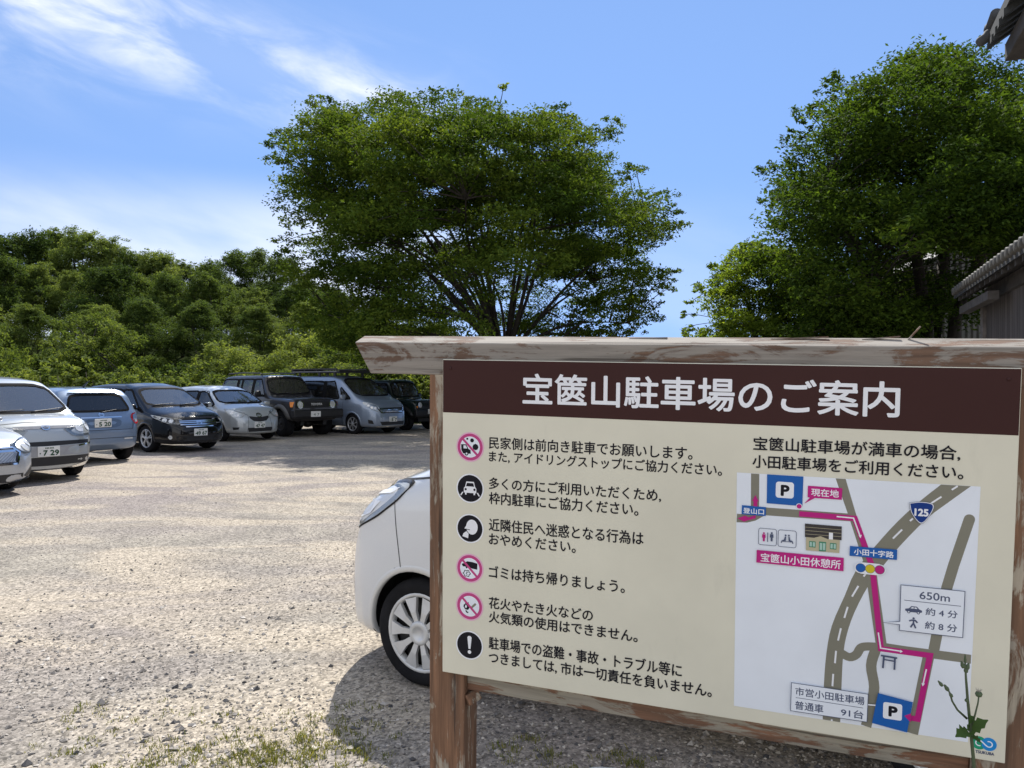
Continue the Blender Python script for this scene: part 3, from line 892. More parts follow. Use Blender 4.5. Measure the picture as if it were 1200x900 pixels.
def inset(poly, d):
    """offset a closed polygon inwards by d (negative: outwards)"""
    P = [Vector(p) for p in poly]; n = len(P)
    area = sum(P[i].x * P[(i + 1) % n].y - P[(i + 1) % n].x * P[i].y for i in range(n))
    sg = 1 if area > 0 else -1
    out = []
    for i in range(n):
        a = (P[i] - P[i - 1]); b = (P[(i + 1) % n] - P[i])
        if a.length < 1e-9: a = b
        if b.length < 1e-9: b = a
        a.normalize(); b.normalize()
        t = (a + b)
        t = t.normalized() if t.length > 1e-6 else a
        nn = Vector((-t.y, t.x)) * sg
        k = 1 / max(0.5, nn.dot(Vector((-b.y, b.x)) * sg))
        q = P[i] + nn * d * k; out.append((q.x, q.y))
    return out


class Car:
    def __init__(s, name, label, spec, paint, sub=2, group=None):
        s.sp = spec
        s.root = tag(empty(name), label, 'car', group)
        s.paint = paint
        s.make_body(sub)

    # ---- shell: cross sections along the length, smoothed
    def make_body(s, sub):
        sp = s.sp
        f = lambda k, x: float(np.interp(x, [p[0] for p in sp[k]], [p[1] for p in sp[k]]))
        bx = sorted(set([p[0] for k in ('top', 'bot', 'w') for p in sp[k]]))
        xr, xf = bx[0], bx[-1]
        xs = list(bx)
        for x in np.arange(xr, xf, 0.13):
            if min(abs(x - q) for q in xs) > 0.05: xs.append(float(x))
        xs.sort()
        L = []
        for x in xs:
            zb, zt, w = f('bot', x), f('top', x), f('w', x)
            be = min(f('belt', x), zt - 0.035)
            ws = w - sp.get('sill', 0.035)
            h = zt - be
            cab = min(1.0, max(0.0, (h - 0.12) / 0.2))
            tum = sp.get('tum', 0.26)
            wt = w - 0.012 - tum * max(0, h - 0.03) - 0.03 * (1 - cab)
            r = min(sp.get('redge', 0.07), h * 0.5)
            cr = sp.get('crown', 0.03)
            zm = zb + (be - zb) * 0.5
            L.append([(0, zb), (ws * 0.8, zb), (ws, zb + 0.05), (w - 0.012, zb + (be - zb) * 0.25), (w, zm), (w - 0.004, zb + (be - zb) * 0.8), (w - 0.014, be),
                      (wt, zt - r), (wt - 0.07, zt - 0.008), (wt * 0.5, zt + cr * 0.7), (0, zt + cr)])
        n = len(L[0]); vs, fs = [], []
        full = 2 * (n - 1)
        for x, c in zip(xs, L):
            ring = [(x, y, z) for y, z in c] + [(x, -y, z) for y, z in c[-2:0:-1]]
            vs += ring
        for i in range(len(xs) - 1):
            for k in range(full):
                fs.append((i * full + k, i * full + (k + 1) % full, (i + 1) * full + (k + 1) % full, (i + 1) * full + k))
        for i, fl in ((0, False), (len(xs) - 1, True)):
            o = i * full
            for k in range(n - 1):
                a, b = o + k, o + k + 1
                c, d = o + (full - k - 1) % full, o + (full - k) % full
                q = [a, b, c, d] if k not in (0, n - 2) else ([a, b, c] if k == 0 else [a, b, d])
                q = list(dict.fromkeys(q))
                if len(q) > 2: fs.append(q if not fl else q[::-1])
        me = bpy.data.meshes.new('body'); me.from_pydata(vs, [], fs); me.update()
        bm = bmesh.new(); bm.from_mesh(me); bmesh.ops.recalc_face_normals(bm, faces=bm.faces); bm.to_mesh(me); bm.free()
        o = bpy.data.objects.new('body', me); COL.objects.link(o)
        md = o.modifiers.new('s', 'SUBSURF'); md.levels = sub; md.render_levels = sub
        bpy.context.view_layer.update()
        me2 = bpy.data.meshes.new_from_object(o.evaluated_get(bpy.context.evaluated_depsgraph_get()))
        me2.name = 'body'
        o.modifiers.clear(); o.data = me2; bpy.data.meshes.remove(me)
        o.parent = s.root; s.body = o
        me2.materials.clear()
        for mt in (s.paint, M['seam']): me2.materials.append(mt)
        s.V = [v.co.copy() for v in me2.vertices]
        s.F = [list(p.vertices) for p in me2.polygons]
        s.bvh = BVHTree.FromPolygons(s.V, s.F)
        s.C = np.array([p.center[:] for p in me2.polygons]); s.N = np.array([p.normal[:] for p in me2.polygons])
        s.kill = np.zeros(len(s.F), bool)
        s.xf, s.xr = xf, xr
        s.extra = MB()

    # ---- projection of drawn shapes onto the shell
    def ray(s, view, a, b):
        if view == 'F': o, d = Vector((6, a, b)), Vector((-1, 0, 0))
        elif view == 'B': o, d = Vector((-6, a, b)), Vector((1, 0, 0))
        elif view == 'L': o, d = Vector((a, 5, b)), Vector((0, -1, 0))
        elif view == 'R': o, d = Vector((a, -5, b)), Vector((0, 1, 0))
        elif view == 'T': o, d = Vector((a, b, 5)), Vector((0, 0, -1))
        else:
            # oblique view across a corner; a is measured from the middle of the nose (or tail)
            an = R(view); n = Vector((math.cos(an), math.sin(an), 0)); t = Vector((-math.sin(an), math.cos(an), 0))
            front = abs(view) < 90
            c = Vector((s.xf if front else s.xr, 0, 0))
            a2 = a + math.copysign(s.sp.get('dsh', 0), view) * (1 if front else -1)
            o, d = c + n * 6 + t * a2 + Vector((0, 0, b)), -n
        h = s.bvh.ray_cast(o, d)
        if h[0] is None:
            # beyond the silhouette: nearest place on the shell along the ray
            best = None
            for k in np.linspace(3, 8, 60):
                q = s.bvh.find_nearest(o + d * k)
                if best is None or q[3] < best[3]: best = q
            h = best
        nn = h[1]
        if nn.dot(d) > 0: nn = -nn
        return h[0], nn

    def surf(s, view, poly, off, cell=0.06, mb=None, mi=0, skirt=0.0):
        """a sheet in the outline poly (view plane) laid off metres proud of the shell"""
        mb = mb or MB()
        bd = dense(poly, cell)
        xs = [p[0] for p in bd]; ys = [p[1] for p in bd]
        pts = [Vector(p) for p in bd]
        gx, gy = np.meshgrid(np.arange(min(xs) + cell / 2, max(xs), cell), np.arange(min(ys) + cell / 2, max(ys), cell))
        gx, gy = gx.ravel(), gy.ravel()
        ins = pip(gx, gy, inset(bd, cell * 0.4))
        pts += [Vector((float(x), float(y))) for x, y in zip(gx[ins], gy[ins])]
        nb = len(bd)
        v2, e2, f2, ov, oe, of = delaunay_2d_cdt(pts, [], [list(range(nb))], 1, 1e-6)
        vs = []
        for v in v2:
            p, n = s.ray(view, v.x, v.y); vs.append(p + n * off)
        fs = [list(f) for f in f2]
        # even out facets so that reflections run smoothly
        nbv = {i for i, o_ in enumerate(ov) if any(k < nb for k in o_)}
        adj = [set() for _ in vs]
        for f in fs:
            for i in range(len(f)): adj[f[i]].update((f[i - 1], f[(i + 1) % len(f)]))
        for _ in range(10):
            vs = [v if (i in nbv or not adj[i]) else sum((vs[j] for j in adj[i]), Vector()) / len(adj[i]) for i, v in enumerate(vs)]
        # orient outwards
        if fs:
            a, b, c = (Vector(vs[i]) for i in fs[0][:3]); p, n = s.ray(view, v2[fs[0][0]].x, v2[fs[0][0]].y)
            if (b - a).cross(c - a).dot(n) < 0: fs = [f[::-1] for f in fs]
        mb.add(vs, fs, mi, True)
        return mb

    def strip(s, view, line, w, off, mb=None, mi=0, closed=False, step=0.04):
        """a band of width w along a line"""
        mb = mb or MB()
        P = dense(line, step, closed)
        n = len(P); L = []
        for i in range(n):
            a = Vector(P[i - 1] if (i or closed) else P[i]); c = Vector(P[(i + 1) % n] if (i < n - 1 or closed) else P[i])
            d = (c - a); d = d.normalized() if d.length > 1e-9 else Vector((1, 0)); nn = Vector((-d.y, d.x)) * w / 2
            q = Vector(P[i])
            for sg in (1, -1):
                p, nr = s.ray(view, *(q + nn * sg)); L.append(p + nr * off)
        fs = [(2 * i, 2 * i + 1, 2 * ((i + 1) % n) + 1, 2 * ((i + 1) % n)) for i in range(n if closed else n - 1)]
        mb.add(L, fs, mi, True)
        return mb

    def ring(s, view, poly, win, wout, off, mb=None, mi=0):
        mb = mb or MB()
        P = dense(poly, 0.05); A = inset(P, win); B = inset(P, -wout); n = len(P)
        vs = []
        for q in A + B:
            p, nr = s.ray(view, *q); vs.append(p + nr * off)
        mb.add(vs, [(i, (i + 1) % n, n + (i + 1) % n, n + i) for i in range(n)], mi, True)
        return mb

    # ---- openings
    def window(s, name, view, poly, glass='glass', rnd=1, seal=True):
        poly = rounded(poly, 2, 0.14 if view in ('F', 'B') else 0.085) if rnd else poly
        C, N = s.C, s.N
        if view in ('L', 'R'):
            sg = 1 if view == 'L' else -1
            k = pip(C[:, 0], C[:, 2], poly) & (C[:, 1] * sg > 0.25) & (np.abs(N[:, 1]) > 0.2)
        elif view == 'F': k = pip(C[:, 1], C[:, 2], poly) & (C[:, 0] > -0.6) & (N[:, 0] > 0.08)
        else: k = pip(C[:, 1], C[:, 2], poly) & (C[:, 0] < -0.4) & (N[:, 0] < -0.08)
        s.kill |= k
        g = s.surf(view, poly, 0.002, 0.09).build(name, M[glass], s.root)
        if seal:
            s.ring(view, poly, 0.022, 0.020, 0.005).build('window_seal', M['sealmat'], g)
        return g

    def arch(s, xa, ra, lip=0.03, mat=None, off=0.010):
        z = s.sp['rw']
        for sg, view in ((1, 'L'), (-1, 'R')):
            w = max(abs(s.C[(np.abs(s.C[:, 0] - xa) < 0.5)][:, 1]))
            k = ((s.C[:, 0] - xa) ** 2 + (s.C[:, 2] - z) ** 2 < ra ** 2) & (s.C[:, 1] * sg > w - 0.30)
            s.kill |= k
            # lip over the cut edge
            a0 = -12; aa = [R(a) for a in np.linspace(a0, 180 - a0, 30)]
            mb = MB(); vs = []
            for a in aa:
                for rr_, of in ((ra - 0.022, -0.03), (ra - 0.022, off), (ra + lip * 0.6, off), (ra + lip, 0.0005)):
                    p, nr = s.ray(view, xa + rr_ * math.cos(a), max(0.12, z + rr_ * math.sin(a)))
                    vs.append(p + Vector((0, sg, 0)) * of)
            fs = [(4 * i + j, 4 * i + j + 1, 4 * i + 4 + j + 1, 4 * i + 4 + j) for i in range(len(aa) - 1) for j in range(3)]
            mb.add(vs, fs if sg < 0 else [f[::-1] for f in fs], 0, True)
            mb.build('arch_lip', mat or s.paint, s.root)
            # dark liner
            lb = MB(); vs = []
            y1 = (w - 0.36) * sg
            for a in aa:
                px_, pz_ = xa + (ra + 0.004) * math.cos(a), z + (ra + 0.004) * math.sin(a)
                q = s.ray(view, px_, max(0.12, pz_))[0]
                for y in (sg * max(abs(q.y) - 0.012, abs(y1) + 0.01), y1): vs.append((px_, y, max(pz_, 0.16)))
            m = len(aa)
            fs = [(2 * i, 2 * i + 1, 2 * i + 3, 2 * i + 2) for i in range(m - 1)] + [[2 * i + 1 for i in range(m)]]
            lb.add(vs, fs); lb.build('wheel_housing', M['black'], s.root)

    def wheels(s, style, steer=0.0, tw=0.19):
        sp = s.sp; r = sp['rw']; rim = sp.get('rim', r * 0.68)
        for xa in (sp['xaf'], sp['xar']):
            w = float(np.interp(xa, [p[0] for p in sp['w']], [p[1] for p in sp['w']]))
            for sg in (1, -1):
                y = sg * (w - 0.035)
                t = MB()
                prof = [(rim, -0.005), (rim + 0.012, 0.0), (r * 0.90, 0.004), (r * 0.975, -0.012), (r, -0.035), (r, -tw + 0.035), (r * 0.975, -tw + 0.012), (rim, -tw)]
                t.lathe([(a, b * sg) for a, b in prof], 40, 'y')
                # tread grooves
                wh = t.build('wheel', M['tyre'], s.root); wh.location = (xa, y, r)
                if xa == sp['xaf']: wh.rotation_euler = (0, 0, R(steer))
                q = MB(); d = sg
                q.lathe([(rim, -0.004 * d), (rim - 0.008, 0.0), (rim - 0.02, -0.006 * d), (rim - 0.024, -0.04 * d)], 40, 'y', 0)
                q.lathe([(rim - 0.024, -0.055 * d), (0.0, -0.06 * d)], 24, 'y', 1)
                if style == 'hubcap':
                    # ten flat spokes in pairs, wide at the rim
                    for k in range(10):
                        a0 = 2 * math.pi * k / 10
                        wd = 0.115 if k % 2 else 0.105
                        vs = []
                        for rr_, hw, yy in ((0.045, 0.30, -0.001), (rim * 0.55, 0.15, 0.006), (rim - 0.018, 0.205, -0.002)):
                            for e in (-1, 1):
                                a = a0 + e * hw * (1.0 if rr_ > 0.06 else 0.9)
                                vs.append((rr_ * math.cos(a), yy * d, rr_ * math.sin(a)))
                        vb = [(v[0], v[1] - 0.02 * d, v[2]) for v in vs]
                        b6 = 6
                        fs = [(0, 1, 3, 2), (2, 3, 5, 4), (0, 2, b6 + 2, b6), (2, 4, b6 + 4, b6 + 2), (1, b6 + 1, b6 + 3, 3), (3, b6 + 3, b6 + 5, 5)]
                        q.add(vs + vb, fs, 0)
                    q.lathe([(0.062, -0.012 * d), (0.062, 0.004 * d), (0.055, 0.009 * d), (0.034, 0.010 * d), (0.032, 0.007 * d), (0.0, 0.007 * d)], 28, 'y', 0)
                elif style == 'steel':
                    q.lathe([(rim - 0.02, -0.03 * d), (rim * 0.8, -0.035 * d), (rim * 0.5, -0.012 * d), (rim * 0.3, -0.010 * d), (0.06, -0.02 * d), (0.05, 0.01 * d), (0, 0.012 * d)], 32, 'y', 0)
                else:
                    ns = style
                    for k in range(ns):
                        a0 = 2 * math.pi * k / ns + 0.3
                        for e in ((-0.16, 0.16) if ns <= 6 else (0,)):
                            vs = []
                            for rr_, hw, yy, aa in ((0.03, 0.016, 0.002, a0), (rim * 0.6, 0.013, -0.004, a0 + e * 0.7), (rim - 0.016, 0.017, -0.010, a0 + e)):
                                c, sn = math.cos(aa), math.sin(aa)
                                for u in (-1, 1): vs.append((rr_ * c - u * hw * sn, yy * d, rr_ * sn + u * hw * c))
                            vb = [(v[0], v[1] - 0.025 * d, v[2]) for v in vs]
                            q.add(vs + vb, [(0, 1, 3, 2), (2, 3, 5, 4), (0, 2, 8, 6), (2, 4, 10, 8), (1, 7, 9, 3), (3, 9, 11, 5)], 0)
                    q.lathe([(0.05, -0.02 * d), (0.048, 0.006 * d), (0.035, 0.010 * d), (0, 0.010 * d)], 20, 'y', 0)
                q.build('rim', [M[sp.get('rimmat', 'alloy')], M['black']], wh)

    def both(s, name, view, poly, mat, off=0.004, cell=0.05, rnd=1, parent=None):
        """mirrored pair; view 'L' or an angle for the left side"""
        res = []
        for sg in (1, -1):
            if view == 'L': v = 'L' if sg > 0 else 'R'; pl = poly
            elif view in ('F', 'B', 'T'): v = view; pl = [(a * sg, b) for a, b in poly] if view != 'T' else [(a, b * sg) for a, b in poly]
            else: v = view * sg; pl = [(a * sg, b) for a, b in poly]
            res.append(s.surf(v, rounded(pl, 2, 0.2) if rnd else pl, off, cell).build(name, mat, parent or s.root))
        return res

    def one(s, name, view, poly, mat, off=0.004, cell=0.05, rnd=0, parent=None):
        return s.surf(view, rounded(poly, 2, 0.2) if rnd else poly, off, cell).build(name, mat, parent or s.root)

    def headlights(s, ang, poly, inner, dark='lampdark'):
        """housing under a clear lens, with reflector bowls"""
        for sg in (1, -1):
            pl = rounded([(a * sg, b) for a, b in poly], 2, 0.15)
            hl = s.surf(ang * sg, pl, 0.004, 0.05).build('headlight', M[dark], s.root)
            for (a, b, rx, rz) in inner:
                e = [(a * sg + rx * math.cos(t), b + rz * math.sin(t)) for t in np.linspace(0, 2 * math.pi, 18, endpoint=False)]
                s.surf(ang * sg, e, 0.007, 0.03).build('reflector', M['lamp'], hl)
            s.surf(ang * sg, pl, 0.012, 0.05).build('lens', M['lens'], hl)

    def plate(s, view, y, z, text, tilt=0.0):
        p, n = s.ray(view, y, z)
        q, _ = s.ray(view, y + 0.0, z)
        xs = [s.ray(view, y + a, z + b)[0].x for a in (-0.16, 0, 0.16) for b in (-0.08, 0.08)]
        x = (max(xs) if view == 'F' else min(xs)) + (0.012 if view == 'F' else -0.012)
        sg = 1 if view == 'F' else -1
        mb = MB().box((min(x, x - 0.02 * sg), y - 0.165, z - 0.0825), (max(x, x - 0.02 * sg), y + 0.165, z + 0.0825))
        o = mb.build('licence_plate', M['plate'], s.root); bevel(o, 0.006, 2)
        tb = MB()

        def put(t, u0, u1, v0, v1, bold):
            g, f = text_geo(t, 0.0)
            for k, (dx, dz) in enumerate(((0, 0), (bold, 0), (-bold, 0), (0, bold), (0, -bold))):
                tb.add([(x + (0.0015 + 0.0003 * k) * sg, y + sg * (u0 + (u1 - u0) * c[0] + dx), z + v0 + (v1 - v0) * c[1] + dz) for c in g], f)
        put(text, -0.085 if len(text) < 5 else -0.125, 0.145, -0.062, 0.018, 0.005)
        # the small top row is too fine to read in the picture: short strokes
        for u in (-0.05, -0.028, -0.006, 0.02, 0.04, 0.06):
            tb.box((x + 0.0012 * sg - 0.0004, y + u * sg - 0.007, z + 0.042), (x + 0.0012 * sg + 0.0004, y + u * sg + 0.007, z + 0.064))
        tb.box((x + 0.0012 * sg - 0.0004, y - 0.132 * sg - 0.009, z - 0.036), (x + 0.0012 * sg + 0.0004, y - 0.132 * sg + 0.009, z - 0.018))
        tb.build('plate_lettering', M['platey'], o)
        return o

    def mirrors(s, x, z, mat, yo=0.02, size=(0.10, 0.19, 0.13)):
        for sg, v in ((1, 'L'), (-1, 'R')):
            p, n = s.ray(v, x, z)
            bm = bmesh.new(); bmesh.ops.create_icosphere(bm, subdivisions=3, radius=1)
            for q in bm.verts:
                c = q.co; f = lambda t: math.copysign(abs(t) ** 0.62, t)
                q.co = Vector((f(c.x) * size[0] * 0.5 * (1.0 if c.x > 0 else 0.5), f(c.y) * size[1] * 0.5, f(c.z) * size[2] * 0.5))
            me = bpy.data.meshes.new('side_mirror'); bm.to_mesh(me); bm.free()
            for pf in me.polygons: pf.use_smooth = True
            me.materials.append(mat)
            o = bpy.data.objects.new('side_mirror', me); COL.objects.link(o); o.parent = s.root
            o.location = p + Vector((0, sg * (size[1] * 0.5 + yo), 0.03))
            MB().tube([(0, -sg * (size[1] * 0.5 + yo + 0.03), -0.045), (0, -sg * size[1] * 0.2, -0.02)], 0.022, 8).build('mirror_arm', M['black'], o)

    def wipers(s, pairs, view='F'):
        for (a, b) in pairs:
            mb = MB()
            L = []
            for t in np.linspace(0, 1, 9):
                q = Vector(a).lerp(Vector(b), t); p, n = s.ray(view, q.x, q.y); L.append(p + n * 0.022)
            mb.tube(L, [0.012, 0.011, 0.010, 0.009, 0.008, 0.008, 0.008, 0.007, 0.006], 6)
            mb.build('wiper', M['black'], s.root)

    def seams(s, items, w=0.009):
        for view, line in items: s.strip(view, line, w, 0.0018, s.extra, 1)

    def handles(s, pts, mat=None):
        for x, z in pts:
            for v in ('L', 'R'):
                p, n = s.ray(v, x, z); sg = 1 if v == 'L' else -1
                o = MB().tube([p + Vector((-0.09, -0.005 * sg, 0)), p + Vector((-0.07, 0.03 * sg, 0)), p + Vector((0.07, 0.03 * sg, 0)), p + Vector((0.09, -0.005 * sg, 0))], 0.013, 8).build('door_handle', mat or s.paint, s.root)

    def cabin(s, x0, x1, zf=0.34, zs=0.62, zh=1.2, wy=0.62, rows=(0.3, -0.55)):
        b = MB()
        for xr in rows:
            for yy in ((-0.36, 0.36) if xr == rows[0] else (-0.4, 0.4)):
                b.box((xr - 0.25, yy - 0.24, zf), (xr + 0.25, yy + 0.24, zs - 0.02))
                m = Matrix.Translation((xr - 0.27, yy, zs - 0.04)) @ Matrix.Rotation(R(-14), 4, 'Y')
                b.box((-0.07, -0.23, 0), (0.06, 0.23, zh - zs - 0.16), 0, m)
                b.box((-0.05, -0.13, zh - zs - 0.13), (0.045, 0.13, zh - zs + 0.07), 0, m)
        o = b.build('seat', M['trim'], s.root); bevel(o, 0.04, 3)
        d = MB().box((x1 - 0.55, -wy, zs), (x1 - 0.12, wy, zs + 0.24)).build('dashboard', M['trim'], s.root); bevel(d, 0.06, 3)
        w = MB()
        c = Vector((x1 - 0.62, -0.36, zs + 0.22)); rt = Matrix.Rotation(R(-25), 4, 'Y')
        w.tube([c + (rt @ Vector((0, 0.18 * math.cos(t), 0.18 * math.sin(t)))) for t in np.linspace(0, 2 * math.pi, 21)], 0.014, 6)
        w.tube([c + Vector((0.02, -0.17, 0)), c + Vector((0.03, 0, -0.01)), c + Vector((0.02, 0.17, 0))], 0.02, 6)
        w.build('steering_wheel', M['black'], s.root)

    def finish(s, at, heading, ref):
        """cut the openings and set the car on the ground with its local point ref at `at`"""
        me = s.body.data
        bm = bmesh.new(); bm.from_mesh(me); bm.faces.ensure_lookup_table()
        for f in bm.faces: f.smooth = True; f.material_index = 0
        bmesh.ops.delete(bm, geom=[bm.faces[i] for i in np.nonzero(s.kill)[0]], context='FACES')
        ex = s.extra
        vv = [bm.verts.new(v) for v in ex.v]
        for f, mi in zip(ex.f, ex.m):
            try: q = bm.faces.new([vv[i] for i in f]); q.material_index = mi
            except ValueError: pass
        bm.to_mesh(me); bm.free()
        a = R(heading)
        m = Matrix.Rotation(a, 3, 'Z')
        p = Vector((at[0], at[1], 0)) - m @ Vector((ref[0], ref[1], 0))
        s.root.location = (p.x, p.y, 0); s.root.rotation_euler = (0, 0, a)


def gp(px, py):
    """ground point seen at a pixel of the 1200 x 900 photograph"""
    d = EYE * 902 / (py - 450); return ((px - 600) / 902 * d, d)


def box_poly(y0, y1, z0, z1): return [(y0, z0), (y1, z0), (y1, z1), (y0, z1)]


def side_windows(c, polys, glass=None):
    for i, pl in enumerate(polys):
        for v in ('L', 'R'): c.window('side_window', v, pl, (glass or {}).get(i, 'glass'))
    # blacked-out pillars between the windows
    for p, q in zip(polys, polys[1:]):
        xa, xb = min(a[0] for a in p), max(a[0] for a in q)
        if xa - xb < .03 or xa - xb > .14: continue
        z0 = max(min(a[1] for a in p), min(a[1] for a in q)) - .01; z1 = min(max(a[1] for a in p), max(a[1] for a in q)) + .01
        for v in ('L', 'R'): c.surf(v, [(xb - .03, z0), (xa + .03, z0), (xa + .03, z1), (xb - .03, z1)], .0035, .06).build('pillar_trim', M['sealmat'], c.root)


CARS = {}
P_ = lambda *a: paint_mat(*a)


def emblem(c, view, y, z, ry, rz):
    e = [(y + ry * math.cos(t), z + rz * math.sin(t)) for t in np.linspace(0, 2 * math.pi, 24, endpoint=False)]
    o = c.ring(view, e, 0.014, 0.004, 0.016).build('emblem', M['chrome'], c.root)
    q = [(y + ry * 0.6 * math.cos(t), z + rz * 0.3 * (math.sin(t)) + rz * 0.25) for t in np.linspace(0, 2 * math.pi, 20, endpoint=False)]
    c.ring(view, q, 0.007, 0.003, 0.017).build('emblem_bar', M['chrome'], o)


def car_compact_van():
    sp = dict(dsh=0.20, top=[(-2.0, .80), (-1.97, 1.05), (-1.78, 1.56), (-1.5, 1.655), (-.3, 1.675), (.25, 1.62), (.55, 1.50), (1.25, 1.06), (1.66, .985), (1.84, .90), (1.93, .78), (1.985, .55), (2.0, .42)],
              bot=[(-2, .36), (-1.8, .24), (1.7, .22), (1.9, .20), (2.0, .22)],
              w=[(-2.0, .66), (-1.93, .76), (-1.75, .82), (-1.2, .845), (1.2, .845), (1.55, .82), (1.78, .755), (1.90, .66), (1.97, .52), (2.0, .40)],
              belt=[(-2, .98), (1.2, .96), (1.6, .90), (1.85, .74), (2, .5)], tum=.20, xaf=1.21, xar=-1.39, rw=.30, rimmat='hubcap', crown=.035)
    c = Car('parked_car', 'silver two-tone compact van with grey bumper and number plate 7 29', sp, P_('paint_beige_silver', (.44, .46, .46), .45))
    c.window('windscreen', 'F', [(-.72, 1.10), (.72, 1.10), (.58, 1.56), (-.58, 1.56)], 'screen')
    c.window('rear_window', 'B', [(-.62, 1.1), (.62, 1.1), (.52, 1.5), (-.52, 1.5)], 'privacy')
    side_windows(c, [[(.95, 1.0), (.15, 1.0), (.15, 1.5), (.36, 1.5)], [(.05, 1.0), (-1.0, 1.0), (-1.0, 1.5), (.05, 1.5)], [(-1.1, 1.02), (-1.72, 1.04), (-1.58, 1.48), (-1.1, 1.5)]], {1: 'privacy', 2: 'privacy'})
    c.arch(1.21, .345); c.arch(-1.39, .345); c.wheels('hubcap', tw=.17)
    c.headlights(36, [(.05, .86), (.16, .70), (.62, .74), (.76, .93), (.42, .90)], [(.50, .85, .075, .05), (.30, .83, .06, .045), (.62, .87, .05, .045)])
    c.one('front_garnish', 'F', [(-.46, .855), (-.46, .895), (.46, .895), (.46, .855)], M['lightrail'], .006)
    emblem(c, 'F', 0, .872, .062, .042)
    c.one('upper_slot', 'F', [(-.66, .60), (-.66, .655), (.66, .655), (.66, .60), (0, .58)], M['black'], .004, .05)
    c.one('bumper_panel', 'F', [(-.66, .43), (-.66, .585), (0, .57), (.66, .585), (.66, .43)], plain('grey_bumper', (.36, .36, .37), .4, .4), .003, .05)
    c.one('lower_grille', 'F', [(-.66, .285), (-.68, .41), (.68, .41), (.66, .285), (0, .27)], M['black'], .005, .05)
    for sg in (1, -1):
        c.one('chrome_strip', 36 * sg, [(sg * .62, .60), (sg * .20, .555), (sg * .20, .575), (sg * .62, .63)], M['chrome'], .008, .03)
        c.one('lower_lip', 36 * sg, [(sg * .62, .27), (sg * .12, .215), (sg * .10, .25), (sg * .56, .34), (sg * .66, .36)], M['chrome'], .010, .03)
    c.plate('F', .0, .50, '7 29')
    c.mirrors(.70, 1.02, M['black'], .01, (.09, .14, .12)); c.wipers([((-.60, 1.10), (-.02, 1.13)), ((.05, 1.09), (.62, 1.15))])
    c.seams([(v, l) for v in 'LR' for l in ([(1.0, .96), (.86, .80), (.84, .34)], [(.10, 1.5), (.10, .34)], [(.84, .34), (.1, .32)], [(-1.05, 1.5), (-1.05, .66)])] + [('F', [(-.66, .93), (-.3, .96), (.3, .96), (.66, .93)])])
    c.handles([(.32, .90)]); c.cabin(-1.4, 1.22, zs=.66, zh=1.22)
    c.finish(gp(91, 556), -35, (1.21, .82)); return c


